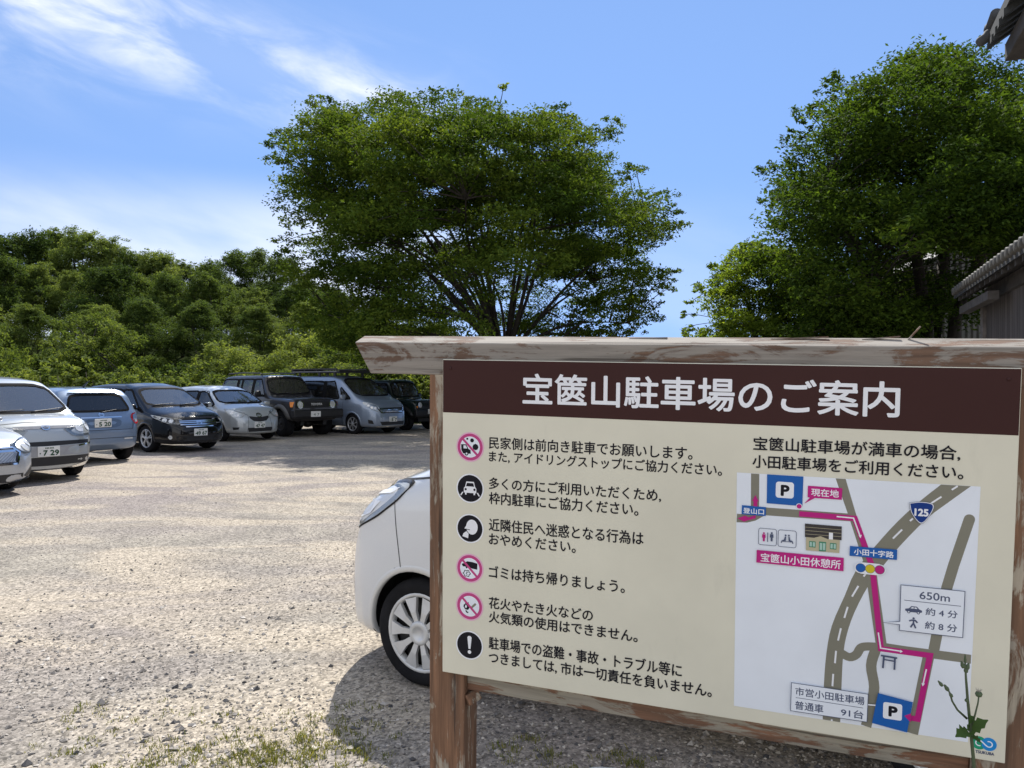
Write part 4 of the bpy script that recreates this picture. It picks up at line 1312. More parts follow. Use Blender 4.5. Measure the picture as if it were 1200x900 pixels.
def car_blue_hatch():
    sp = dict(dsh=.30, top=[(-1.94, .62), (-1.90, .80), (-1.82, .98), (-1.62, 1.34), (-1.45, 1.455), (-1.0, 1.49), (.1, 1.485), (.5, 1.36), (1.2, .98), (1.7, .86), (1.9, .66), (1.94, .5)],
              bot=[(-1.94, .38), (-1.85, .26), (-1.4, .20), (1.7, .2), (1.94, .3)],
              w=[(-1.94, .56), (-1.90, .68), (-1.80, .775), (-1.55, .83), (-1.2, .845), (1.2, .845), (1.6, .80), (1.85, .66), (1.94, .46)],
              belt=[(-1.94, .98), (-1.5, 1.0), (1.2, .88), (1.7, .75), (1.94, .55)], tum=.30, xaf=1.18, xar=-1.33, rw=.295, rimmat='hubcap', crown=.03)
    c = Car('parked_car', 'light blue hatchback showing its rear with number plate 5 20', sp, P_('paint_light_blue', (.175, .245, .36), .4))
    c.window('rear_window', 'B', [(-.58, 1.03), (.58, 1.03), (.60, 1.10), (.49, 1.36), (-.49, 1.36), (-.60, 1.10)], 'privacy')
    c.window('windscreen', 'F', [(-.68, 1.04), (.68, 1.04), (.54, 1.38), (-.54, 1.38)], 'screen')
    side_windows(c, [[(.80, .96), (.05, .98), (.05, 1.36), (.30, 1.37)], [(-.05, .98), (-.85, 1.01), (-.85, 1.36), (-.05, 1.37)], [(-.95, 1.04), (-1.38, 1.12), (-1.18, 1.33), (-.95, 1.35)]], {1: 'privacy', 2: 'privacy'})
    c.arch(1.18, .34); c.arch(-1.33, .34); c.wheels('hubcap', tw=.175)
    for sg in (1, -1):
        tl = c.one('tail_light', 140 * sg, [(q[0] * sg, q[1]) for q in [(-.24, .75), (-.34, .77), (-.52, .93), (-.48, .99), (-.26, .98), (-.20, .88)]], M['red'], .012, .04, 1)
        c.one('reverse_lamp', 140 * sg, [(q[0] * sg, q[1]) for q in [(-.25, .80), (-.30, .80), (-.30, .86), (-.25, .86)]], M['lamp'], .017, .03, 0, tl)
    c.plate('B', 0, .80, '5 20')
    c.one('plate_recess', 'B', [(-.36, .70), (.36, .70), (.40, .88), (-.40, .88)], plain('recess_blue', (.075, .12, .20), .35), .003, .05, 1)
    c.strip('B', [(-.40, .905), (.40, .905)], .026, .016).build('tailgate_trim', M['chrome'], c.root)
    emblem(c, 'B', 0, .955, .055, .038)
    c.seams([('B', [(-.60, .66), (.60, .66)]), ('B', [(-.60, .66), (-.66, .98)]), ('B', [(.60, .66), (.66, .98)]), ('B', [(-.72, .50), (.72, .50)])] + [(v, l) for v in 'LR' for l in ([(.0, 1.36), (.0, .33)], [(-.9, 1.36), (-.9, .68)], [(.85, .95), (.85, .33)])])
    c.one('rear_reflector', 'B', [(-.60, .46), (-.42, .46), (-.42, .49), (-.60, .49)], M['lamp'], .006, .04); c.one('rear_reflector', 'B', [(.60, .46), (.42, .46), (.42, .49), (.60, .49)], M['lamp'], .006, .04)
    c.one('rear_spoiler_lip', 'B', [(-.50, 1.385), (.50, 1.385), (.46, 1.43), (-.46, 1.43)], c.paint, .03, .05)
    c.wipers([((0, 1.0), (-.34, 1.05))], 'B')
    MB().tube([(-1.15, 0, 1.50), (-1.32, 0, 1.60), (-1.40, 0, 1.63)], [.02, .012, .006], 8).build('antenna', M['black'], c.root)
    c.mirrors(.72, .97, c.paint); c.handles([(.2, .86), (-.72, .88)]); c.cabin(-1.3, 1.1, zs=.56, zh=1.1)
    c.finish(gp(149, 537.5), 146, (-1.33, -.82)); return c


def car_black_wagon():
    sp = dict(dsh=0.30, top=[(-2.28, .75), (-2.24, 1.0), (-2.05, 1.40), (-1.8, 1.53), (-1.0, 1.575), (.0, 1.57), (.42, 1.50), (1.35, 1.02), (1.85, .90), (2.10, .78), (2.24, .60), (2.29, .45)],
              bot=[(-2.28, .36), (-2.1, .24), (-1.5, .19), (1.9, .18), (2.2, .19), (2.29, .22)],
              w=[(-2.28, .62), (-2.2, .74), (-1.95, .82), (-1.4, .85), (1.3, .85), (1.7, .825), (1.98, .76), (2.15, .64), (2.25, .48), (2.29, .36)],
              belt=[(-2.28, .98), (-1.8, .98), (1.3, .90), (1.8, .80), (2.1, .66), (2.29, .48)], tum=.30, xaf=1.36, xar=-1.39, rw=.315, crown=.03)
    c = Car('parked_car', 'glossy black low minivan with chrome bar grille and number plate 49 67', sp, P_('paint_black', (.004, .0042, .006), .0, .25))
    c.window('windscreen', 'F', [(-.71, 1.06), (.71, 1.06), (.56, 1.46), (-.56, 1.46)], 'screen')
    side_windows(c, [[(1.05, .99), (.10, 1.0), (.10, 1.43), (.42, 1.43)], [(.0, 1.0), (-.95, 1.01), (-.95, 1.44), (.0, 1.44)], [(-1.05, 1.02), (-1.85, 1.06), (-1.70, 1.40), (-1.05, 1.43)]], {1: 'privacy', 2: 'privacy'})
    c.window('rear_window', 'B', [(-.6, 1.06), (.6, 1.06), (.5, 1.4), (-.5, 1.4)], 'privacy')
    c.arch(1.36, .355); c.arch(-1.39, .355); c.wheels(5, 6, .2)
    c.headlights(40, [(.08, .76), (.08, .645), (.36, .67), (.72, .80), (.80, .87), (.40, .80)], [(.44, .745, .055, .045), (.30, .725, .05, .042), (.58, .79, .05, .032)], 'lamp')
    g = c.one('grille', 'F', [(-.44, .60), (-.46, .74), (.46, .74), (.44, .60)], M['black'], .006, .05)
    for z in (.635, .68, .715): c.strip('F', [(-.45, z), (.45, z)], .020, .013).build('grille_bar', M['chrome'], g)
    c.strip('F', [(-.34, .59), (.34, .59)], .02, .012).build('grille_bar', M['chrome'], g)
    emblem(c, 'F', 0, .672, .062, .044)
    c.one('lower_grille', 'F', [(-.52, .27), (-.56, .39), (.56, .39), (.52, .27)], M['seam'], .004, .05)
    for sg in (1, -1): c.one('fog_light', 40 * sg, [(sg * (.30 + .045 * math.cos(t)), .36 + .045 * math.sin(t)) for t in np.linspace(0, 6.28, 16, endpoint=False)], M['lamp'], .008, .03)
    c.plate('F', 0, .46, '49 67')
    c.strip('F', [(-.60, .765), (-.3, .79), (.3, .79), (.60, .765)], .03, .006).build('bonnet_edge', M['seam'], c.root)
    c.mirrors(.92, 1.0, c.paint); c.wipers([((-.62, 1.06), (-.05, 1.10)), ((.02, 1.05), (.58, 1.11))])
    c.seams([(v, l) for v in 'LR' for l in ([(1.02, .96), (.92, .7), (.90, .3)], [(.05, 1.43), (.05, .3)], [(-1.0, 1.43), (-1.0, .62)])]); c.handles([(.25, .85), (-.8, .88)])
    c.cabin(-1.5, 1.3, zs=.58, zh=1.14, rows=(.25, -.6, -1.4))
    c.finish(gp(170, 530), -37, (1.36, -.83)); return c


def car_silver_hatch():
    sp = dict(dsh=0.36, top=[(-1.87, .7), (-1.83, 1.0), (-1.62, 1.36), (-1.4, 1.47), (-.7, 1.50), (.0, 1.475), (.38, 1.36), (1.12, 1.0), (1.48, .90), (1.70, .78), (1.82, .62), (1.875, .46)],
              bot=[(-1.87, .36), (-1.7, .24), (1.6, .19), (1.8, .2), (1.875, .24)],
              w=[(-1.87, .6), (-1.8, .74), (-1.5, .82), (-1.1, .845), (1.1, .845), (1.4, .82), (1.62, .755), (1.76, .64), (1.84, .50), (1.875, .38)],
              belt=[(-1.87, .98), (-1.4, .98), (1.1, .90), (1.5, .82), (1.72, .66), (1.87, .5)], tum=.32, xaf=1.14, xar=-1.32, rw=.29, rimmat='darkrim', crown=.045)
    c = Car('parked_car', 'pale silver rounded hatchback with small dark grille beside black minivan', sp, P_('paint_pale_silver', (.47, .50, .52), .4))
    c.window('windscreen', 'F', [(-.70, 1.04), (.70, 1.04), (.54, 1.385), (-.54, 1.385)], 'screen')
    side_windows(c, [[(.92, .97), (.02, .98), (.02, 1.36), (.30, 1.36)], [(-.08, .98), (-.92, 1.0), (-.80, 1.36), (-.08, 1.37)]], {1: 'privacy'})
    c.window('rear_window', 'B', [(-.58, 1.04), (.58, 1.04), (.48, 1.34), (-.48, 1.34)], 'privacy')
    c.arch(1.14, .335); c.arch(-1.32, .335); c.wheels('steel', 0, .175)
    c.headlights(42, [(.02, .80), (.06, .66), (.26, .64), (.42, .72), (.60, .90), (.40, .88)], [(.22, .72, .06, .05), (.36, .79, .06, .045)])
    c.one('grille', 'F', [(-.30, .64), (-.20, .56), (0, .535), (.20, .56), (.30, .64), (.30, .69), (.10, .665), (0, .66), (-.10, .665), (-.30, .69)], M['black'], .006, .04)
    emblem(c, 'F', 0, .71, .078, .055)
    c.one('lower_grille', 'F', [(-.36, .27), (-.38, .38), (.38, .38), (.36, .27)], M['black'], .005, .05)
    for sg in (1, -1): c.one('fog_lamp_recess', 42 * sg, [(sg * .16, .345), (sg * .30, .33), (sg * .32, .40), (sg * .14, .40)], M['black'], .006, .03)
    c.plate('F', -.02, .45, '47 47')
    c.seams([('F', [(-.32, .72), (-.62, .84)]), ('F', [(.32, .72), (.62, .84)]), ('F', [(-.32, .72), (-.40, .22)]), ('F', [(.32, .72), (.40, .22)])] + [(v, l) for v in 'LR' for l in ([(.92, .96), (.82, .7), (.80, .3)], [(-.03, 1.36), (-.03, .3)], [(-.9, 1.0), (-.95, .66)])])
    c.mirrors(.80, .97, c.paint, size=(.12, .21, .14)); c.wipers([((-.58, 1.04), (.0, 1.08)), ((.05, 1.03), (.56, 1.09))]); c.handles([(.18, .86), (-.72, .88)])
    c.cabin(-1.3, 1.05, zs=.58, zh=1.1)
    c.finish(gp(256, 517.5), -38, (1.14, -.82)); return c


def car_off_roader():
    sp = dict(top=[(-2.25, .9), (-2.22, 1.2), (-2.12, 1.66), (-2.0, 1.80), (-1.6, 1.84), (.25, 1.84), (.42, 1.80), (.86, 1.24), (.95, 1.20), (2.02, 1.14), (2.15, 1.10), (2.19, .95), (2.2, .62)],
              bot=[(-2.25, .55), (-2.1, .45), (2.1, .46), (2.2, .56)],
              w=[(-2.25, .76), (-2.18, .82), (-2.0, .84), (2.0, .82), (2.12, .80), (2.17, .76), (2.2, .70)],
              belt=[(-2.25, 1.16), (.9, 1.15), (2.0, 1.06), (2.2, 1.0)], tum=.20, redge=.05, sill=.03, xaf=1.50, xar=-1.22, rw=.40, rim=.215, rimmat='darkrim', crown=.015)
    c = Car('parked_car', 'dark boxy off-road estate with round headlights and amber corner lamps', sp, P_('paint_dark_grey', (.040, .038, .042), .3))
    c.window('windscreen', 'F', [(-.72, 1.26), (.72, 1.26), (.64, 1.74), (-.64, 1.74)], 'screen')
    side_windows(c, [[(.66, 1.20), (-.06, 1.20), (-.06, 1.72), (.30, 1.72)], [(-.16, 1.20), (-.78, 1.20), (-.78, 1.72), (-.16, 1.72)], [(-.84, 1.20), (-1.02, 1.20), (-1.02, 1.72), (-.84, 1.72)], [(-1.12, 1.20), (-2.05, 1.20), (-1.98, 1.72), (-1.12, 1.72)]])
    c.window('rear_window', 'B', [(-.66, 1.24), (.66, 1.24), (.6, 1.7), (-.6, 1.7)])
    fl = plain('flare_grey', (.075, .072, .07), .6)
    c.arch(1.50, .47, .10, fl, .06); c.arch(-1.22, .47, .10, fl, .06); c.wheels('steel', 0, .26)
    g = c.one('grille', 'F', [(-.70, .86), (-.70, 1.06), (.70, 1.06), (.70, .86)], M['black'], .008, .06)
    for z in (.90, .935, .97, 1.005, 1.04): c.strip('F', [(-.40, z), (.40, z)], .012, .014).build('grille_bar', M['seam'], g)
    for sg in (1, -1):
        h = c.one('headlight', 'F', [(sg * .56 + .105 * math.cos(t), .96 + .105 * math.sin(t)) for t in np.linspace(0, 6.28, 28, endpoint=False)], M['lamp'], .022, .04)
        c.ring('F', [(sg * .56 + .105 * math.cos(t), .96 + .105 * math.sin(t)) for t in np.linspace(0, 6.28, 28, endpoint=False)], .012, .006, .026).build('headlight_bezel', M['chrome'], h)
        c.one('corner_lamp', 55 * sg, [(sg * .48, .89), (sg * .46, 1.03), (sg * .58, 1.03), (sg * .55, .89)], M['amber'], .03, .04)
    tb = MB(); g_, f_ = text_geo('TOYOTA', 0.0); px = c.ray('F', 0, .97)[0].x + .022
    for k, (dy, dz) in enumerate(((0, 0), (.006, 0), (-.006, 0), (0, .006), (0, -.006))): tb.add([(px + .0003 * k, -.19 + .38 * q[0] + dy, .94 + .06 * q[1] + dz) for q in g_], f_)
    tb.build('grille_lettering', plain('letter_grey', (.55, .55, .55), .4), g)
    # separate steel bumper, guard and underrun
    b = MB(); b.prism([(2.16, .56), (2.34, .56), (2.36, .62), (2.36, .78), (2.33, .82), (2.16, .82)], 1, -.86, .86)   # (x, z) swept over y
    bo = b.build('front_bumper', M['black'], c.root); bevel(bo, .03, 3)
    gd = MB(); gd.tube([(2.40, -.36, .60), (2.42, -.36, 1.0), (2.42, -.30, 1.06), (2.42, .30, 1.06), (2.42, .36, 1.0), (2.40, .36, .60)], .025, 8)
    b = MB().box((2.362, -.30, .60), (2.374, .03, .765)); po = b.build('licence_plate', M['plate'], c.root)
    tb = MB(); g_, f_ = text_geo('4 7', 0.0); tb.add([(2.3755, -.27 + .20 * q[0] + .05, .63 + .075 * q[1]) for q in g_], f_); tb.build('plate_lettering', M['platey'], po)
    for sg in (1, -1): MB().tube([(-1.95, sg * .60, 1.845), (-1.90, sg * .60, 1.905), (-1.0, sg * .61, 1.925), (.05, sg * .60, 1.905), (.14, sg * .60, 1.845)], .02, 8).build('roof_rail', M['black'], c.root)
    for sg in (1, -1): MB().box((-.75, sg * .80 - .06, .42), (1.0, sg * .80 + .06, .47)).build('side_step', M['black'], c.root)
    c.mirrors(.50, 1.24, M['black'], .06, (.10, .20, .19))
    c.strip('R', [(-2.1, .98), (1.0, .98)], .05, .006).build('side_moulding', fl, c.root); c.strip('L', [(-2.1, .98), (1.0, .98)], .05, .006).build('side_moulding', fl, c.root)
    c.seams([(v, l) for v in 'LR' for l in ([(.85, 1.15), (.85, .55)], [(-.11, 1.72), (-.11, .55)], [(-1.07, 1.72), (-1.07, .95)])] + [('T', [(.98, -.74), (2.08, -.70)]), ('T', [(.98, .74), (2.08, .70)])]); c.handles([(.08, 1.06), (-.9, 1.06)], M['black'])
    c.wipers([((-.55, 1.26), (.0, 1.30)), ((.08, 1.26), (.6, 1.30))]); c.cabin(-1.7, .95, zf=.55, zs=.86, zh=1.46, rows=(.05, -.85))
    ch = MB(); ch.box((-2.0, -.45, .34), (2.05, -.33, .46)); ch.box((-2.0, .33, .34), (2.05, .45, .46)); ch.tube([(1.5, -.7, .40), (1.5, .7, .40)], .06, 10); ch.tube([(-1.22, -.7, .40), (-1.22, .7, .40)], .06, 10); ch.lathe([(0, -.14), (.12, -.1), (.14, 0), (.12, .1), (0, .14)], 14, 'y', 0, (1.5, .15, .38))
    ch.build('chassis', M['black'], c.root)
    c.finish(gp(326, 512), -42, (1.50, -.86)); return c


def car_minivan():
    sp = dict(dsh=0.44, top=[(-2.38, .9), (-2.36, 1.2), (-2.26, 1.68), (-2.1, 1.80), (-1.4, 1.835), (.3, 1.825), (.75, 1.74), (1.62, 1.16), (2.02, 1.04), (2.22, .92), (2.33, .74), (2.385, .5)],
              bot=[(-2.38, .36), (-2.2, .24), (2.1, .2), (2.3, .2), (2.385, .24)],
              w=[(-2.38, .72), (-2.3, .80), (-2.05, .845), (-1.5, .865), (1.5, .865), (1.85, .83), (2.1, .76), (2.26, .65), (2.34, .52), (2.385, .38)],
              belt=[(-2.38, 1.06), (1.3, 1.02), (1.8, .95), (2.15, .78), (2.385, .5)], tum=.17, xaf=1.42, xar=-1.44, rw=.32, crown=.02)
    c = Car('parked_car', 'silver blue minivan with a flat black rack on its roof', sp, P_('paint_silver_blue', (.27, .33, .43), .4))
    c.window('windscreen', 'F', [(-.74, 1.20), (.74, 1.20), (.63, 1.74), (-.63, 1.74)], 'screen')
    side_windows(c, [[(1.36, 1.10), (.94, 1.10), (.82, 1.42), (.86, 1.46)], [(.84, 1.10), (.12, 1.10), (.12, 1.64), (.52, 1.66)], [(.02, 1.10), (-1.02, 1.10), (-1.02, 1.66), (.02, 1.66)], [(-1.14, 1.10), (-2.10, 1.12), (-2.10, 1.62), (-1.14, 1.66)]], {2: 'privacy', 3: 'privacy'})
    c.window('rear_window', 'B', [(-.66, 1.15), (.66, 1.15), (.6, 1.66), (-.6, 1.66)], 'privacy')
    c.arch(1.42, .365); c.arch(-1.44, .365); c.wheels(7, 0, .2)
    c.headlights(40, [(.0, .80), (.06, .70), (.26, .78), (.48, .93), (.52, 1.02), (.28, .97), (.10, .92)], [(.24, .84, .045, .04), (.34, .90, .05, .035), (.42, .95, .04, .03), (.14, .82, .04, .04)], 'lamp')
    g = c.one('grille', 'F', [(-.46, .66), (-.58, .82), (.58, .82), (.46, .66)], M['black'], .006, .05)
    for z in (.70, .76, .81): c.strip('F', [(-.46 - (z - .66) * .6, z), (.46 + (z - .66) * .6, z)], .024, .014).build('grille_bar', M['chrome'], g)
    emblem(c, 'F', 0, .755, .07, .05)
    c.one('lower_grille', 'F', [(-.46, .29), (-.52, .40), (.52, .40), (.46, .29)], M['black'], .006, .05)
    for sg in (1, -1): c.one('fog_lamp_recess', 40 * sg, [(sg * .18, .33), (sg * .34, .35), (sg * .36, .47), (sg * .22, .44)], M['seam'], .005, .03)
    c.strip('F', [(-.60, .255), (.60, .255)], .03, .012).build('chrome_strip', M['chrome'], c.root)
    c.plate("F", 0, .47, "5 7")
    c.strip('R', [(-2.0, .50), (1.0, .50)], .02, .006).build('side_moulding', M['chrome'], c.root); c.strip('L', [(-2.0, .50), (1.0, .50)], .02, .006).build('side_moulding', M['chrome'], c.root)
    c.mirrors(1.12, 1.12, c.paint, .03, (.12, .20, .18)); c.wipers([((-.62, 1.2), (.05, 1.24)), ((.0, 1.19), (.6, 1.24))])
    c.seams([(v, l) for v in 'LR' for l in ([(1.02, 1.08), (.98, .7), (.96, .3)], [(.07, 1.66), (.07, .3)], [(-1.08, 1.66), (-1.08, .62)], [(-2.15, 1.03), (.05, 1.03)])]); c.handles([(.22, .98), (-.12, .98)])
    c.cabin(-1.7, 1.6, zf=.45, zs=.78, zh=1.38, rows=(.45, -.5, -1.4))
    # roof rack: flat tray of slats with a raised rim, on feet
    rk = MB()
    for sg in (1, -1):
        rk.box((-1.75, sg * .64 - .02, 1.945), (.62, sg * .64 + .02, 2.0)); rk.box((-1.75, sg * .64 - .015, 2.045), (.50, sg * .64 + .015, 2.08))
        for x in (-1.7, -1.1, -.5, .1, .48): rk.box((x - .015, sg * .64 - .012, 2.0), (x + .015, sg * .64 + .012, 2.045))
        for x in (-1.4, -.4, .35): rk.box((x - .05, sg * .60 - .02, 1.82), (x + .05, sg * .60 + .02, 1.945))
    for x in np.arange(-1.72, .62, .13): rk.box((x - .03, -.64, 1.955), (x + .03, .64, 1.985))
    rk.box((.60, -.64, 1.93), (.64, .64, 2.02)); rk.box((-1.78, -.64, 1.945), (-1.74, .64, 2.08))
    ro = rk.build('roof_rack', M['black'], c.root)
    tr = MB()
    for sg in (1, -1): tr.box((-1.70, sg * .664 - .003, 1.965), (.50, sg * .664 + .003, 1.982))
    tr.build('rack_trim', M['lightrail'], ro)
    c.finish(gp(412.5, 508.8), -36, (1.42, -.84)); return c


def car_mini_offroader():
    sp = dict(top=[(-1.62, .9), (-1.60, 1.2), (-1.54, 1.62), (-1.46, 1.70), (-1.0, 1.715), (.20, 1.71), (.30, 1.68), (.58, 1.12), (.66, 1.06), (1.50, 1.03), (1.60, 1.0), (1.64, .88), (1.65, .6)],
              bot=[(-1.62, .48), (-1.5, .40), (1.5, .40), (1.65, .5)],
              w=[(-1.62, .66), (-1.56, .70), (1.4, .70), (1.55, .69), (1.62, .66), (1.65, .62)],
              belt=[(-1.62, 1.06), (.6, 1.05), (1.5, .96), (1.65, .9)], tum=.12, redge=.04, sill=.02, xaf=1.07, xar=-1.18, rw=.345, rim=.20, rimmat='darkrim', crown=.01)
    c = Car('parked_car', 'very dark green small boxy off-roader next to the notice board post', sp, P_('paint_deep_green', (.012, .022, .018), .15))
    c.window('windscreen', 'F', [(-.62, 1.13), (.62, 1.13), (.58, 1.62), (-.58, 1.62)], 'screen')
    side_windows(c, [[(.42, 1.10), (-.42, 1.10), (-.42, 1.60), (.18, 1.60)], [(-.56, 1.12), (-1.40, 1.12), (-1.40, 1.60), (-.56, 1.60)]])
    c.window('rear_window', 'B', [(-.56, 1.1), (.56, 1.1), (.54, 1.58), (-.54, 1.58)])
    c.arch(1.07, .42, .09, M['black'], .07); c.arch(-1.18, .42, .09, M['black'], .07); c.wheels('steel', 0, .19)
    g = c.one('grille', 'F', [(-.62, .74), (-.62, .98), (.62, .98), (.62, .74)], M['black'], .008, .06)
    for k in range(-3, 4): c.strip('F', [(k * .075, .78), (k * .075, .94)], .03, .014).build('grille_bar', M['seam'], g)
    for sg in (1, -1):
        c.one('headlight', 'F', [(sg * .46 + .088 * math.cos(t), .86 + .088 * math.sin(t)) for t in np.linspace(0, 6.28, 26, endpoint=False)], M['lamp'], .02, .04)
        c.one('indicator', 'F', [(sg * .60 + .035 * math.cos(t), .80 + .035 * math.sin(t)) for t in np.linspace(0, 6.28, 14, endpoint=False)], M['amber'], .02, .04)
    b = MB(); b.prism([(1.60, .46), (1.72, .46), (1.74, .52), (1.74, .68), (1.70, .72), (1.60, .72)], 1, -.72, .72)
    bevel(b.build('front_bumper', M['black'], c.root), .03, 3)
    po = MB().box((1.742, -.18, .56), (1.752, .15, .725)).build('licence_plate', M['plate'], c.root)
    c.mirrors(.34, 1.14, M['black'], .05, (.09, .17, .17)); c.cabin(-1.2, .66, zf=.45, zs=.76, zh=1.36, rows=(-.1, -.9))
    c.seams([(v, l) for v in 'LR' for l in ([(.55, 1.05), (.52, .5)], [(-.48, 1.6), (-.48, .5)])])
    ch = MB(); ch.box((-1.5, -.4, .30), (1.5, .4, .42)); ch.tube([(1.07, -.6, .345), (1.07, .6, .345)], .05, 8); ch.tube([(-1.18, -.6, .345), (-1.18, .6, .345)], .05, 8); ch.build('chassis', M['black'], c.root)
    c.finish(gp(471.5, 504.6), -38, (1.07, -.72)); return c


def car_silver_sedan():
    sp = dict(dsh=0.45, top=[(-2.3, .8), (-2.25, 1.0), (-1.7, 1.05), (-1.0, 1.38), (-.3, 1.44), (.1, 1.42), (1.0, .98), (1.7, .86), (2.05, .76), (2.22, .64), (2.30, .46)],
              bot=[(-2.3, .36), (2.1, .19), (2.24, .17), (2.30, .19)],
              w=[(-2.3, .7), (-2.1, .82), (-1.5, .865), (1.3, .87), (1.7, .85), (1.95, .80), (2.12, .72), (2.22, .60), (2.28, .46), (2.30, .38)],
              belt=[(-2.3, .9), (1.0, .88), (1.6, .80), (2.05, .68), (2.3, .48)], tum=.34, xaf=1.36, xar=-1.29, rw=.32, crown=.03)
    c = Car('parked_car', 'silver car with black mesh grille cut off by the picture edge', sp, P_('paint_silver', (.48, .50, .52), .4))
    c.window('windscreen', 'F', [(-.72, 1.02), (.72, 1.02), (.56, 1.36), (-.56, 1.36)], 'screen')
    side_windows(c, [[(.78, .95), (-.05, .96), (-.05, 1.32), (.16, 1.32)], [(-.15, .96), (-1.15, .98), (-.9, 1.30), (-.15, 1.33)]])
    c.arch(1.36, .365); c.arch(-1.29, .365); c.wheels(5, 0, .21)
    c.headlights(46, [(-.06, .72), (-.02, .58), (.14, .575), (.30, .66), (.44, .80), (.22, .78)], [(.10, .66, .05, .05), (.22, .71, .05, .04)])
    g = c.one('grille', 'F', [(-.44, .45), (-.50, .60), (-.42, .67), (.42, .67), (.50, .60), (.44, .45)], M['black'], .006, .05)
    for k in range(-9, 10): 
        a, b = (k * .05 - .09, .465), (k * .05 + .09, .60)
        c.strip('F', [(max(-.44, a[0]), a[1]), (min(.46, b[0]), b[1])], .007, .012).build('mesh_bar', M['lightrail'], g)
    c.ring('F', [(-.44, .45), (-.50, .60), (-.42, .67), (.42, .67), (.50, .60), (.44, .45)], .012, .012, .014).build('grille_frame', M['chrome'], g)
    c.strip('F', [(-.44, .625), (.44, .625)], .028, .016).build('grille_bar', M['chrome'], g)
    c.one('lower_grille', 'F', [(-.52, .20), (-.54, .31), (.54, .31), (.52, .20)], M['black'], .006, .05)
    for sg in (1, -1):
        c.one('fog_lamp_recess', 46 * sg, [(sg * -.02, .27), (sg * .06, .24), (sg * .16, .30), (sg * .20, .42), (sg * .08, .34)], M['black'], .006, .03)
        c.one('bumper_corner', 46 * sg, [(sg * -.20, .175), (sg * .20, .185), (sg * .22, .26), (sg * .06, .235), (sg * -.18, .205)], c.paint, .022, .03, 1)
    c.plate("F", 0, .375, "0")
    c.mirrors(.72, .96, c.paint); c.cabin(-1.2, 1.0, zs=.55, zh=1.08, rows=(.1, -.75))
    c.finish(gp(26, 578), -30, (2.10, .60)); return c


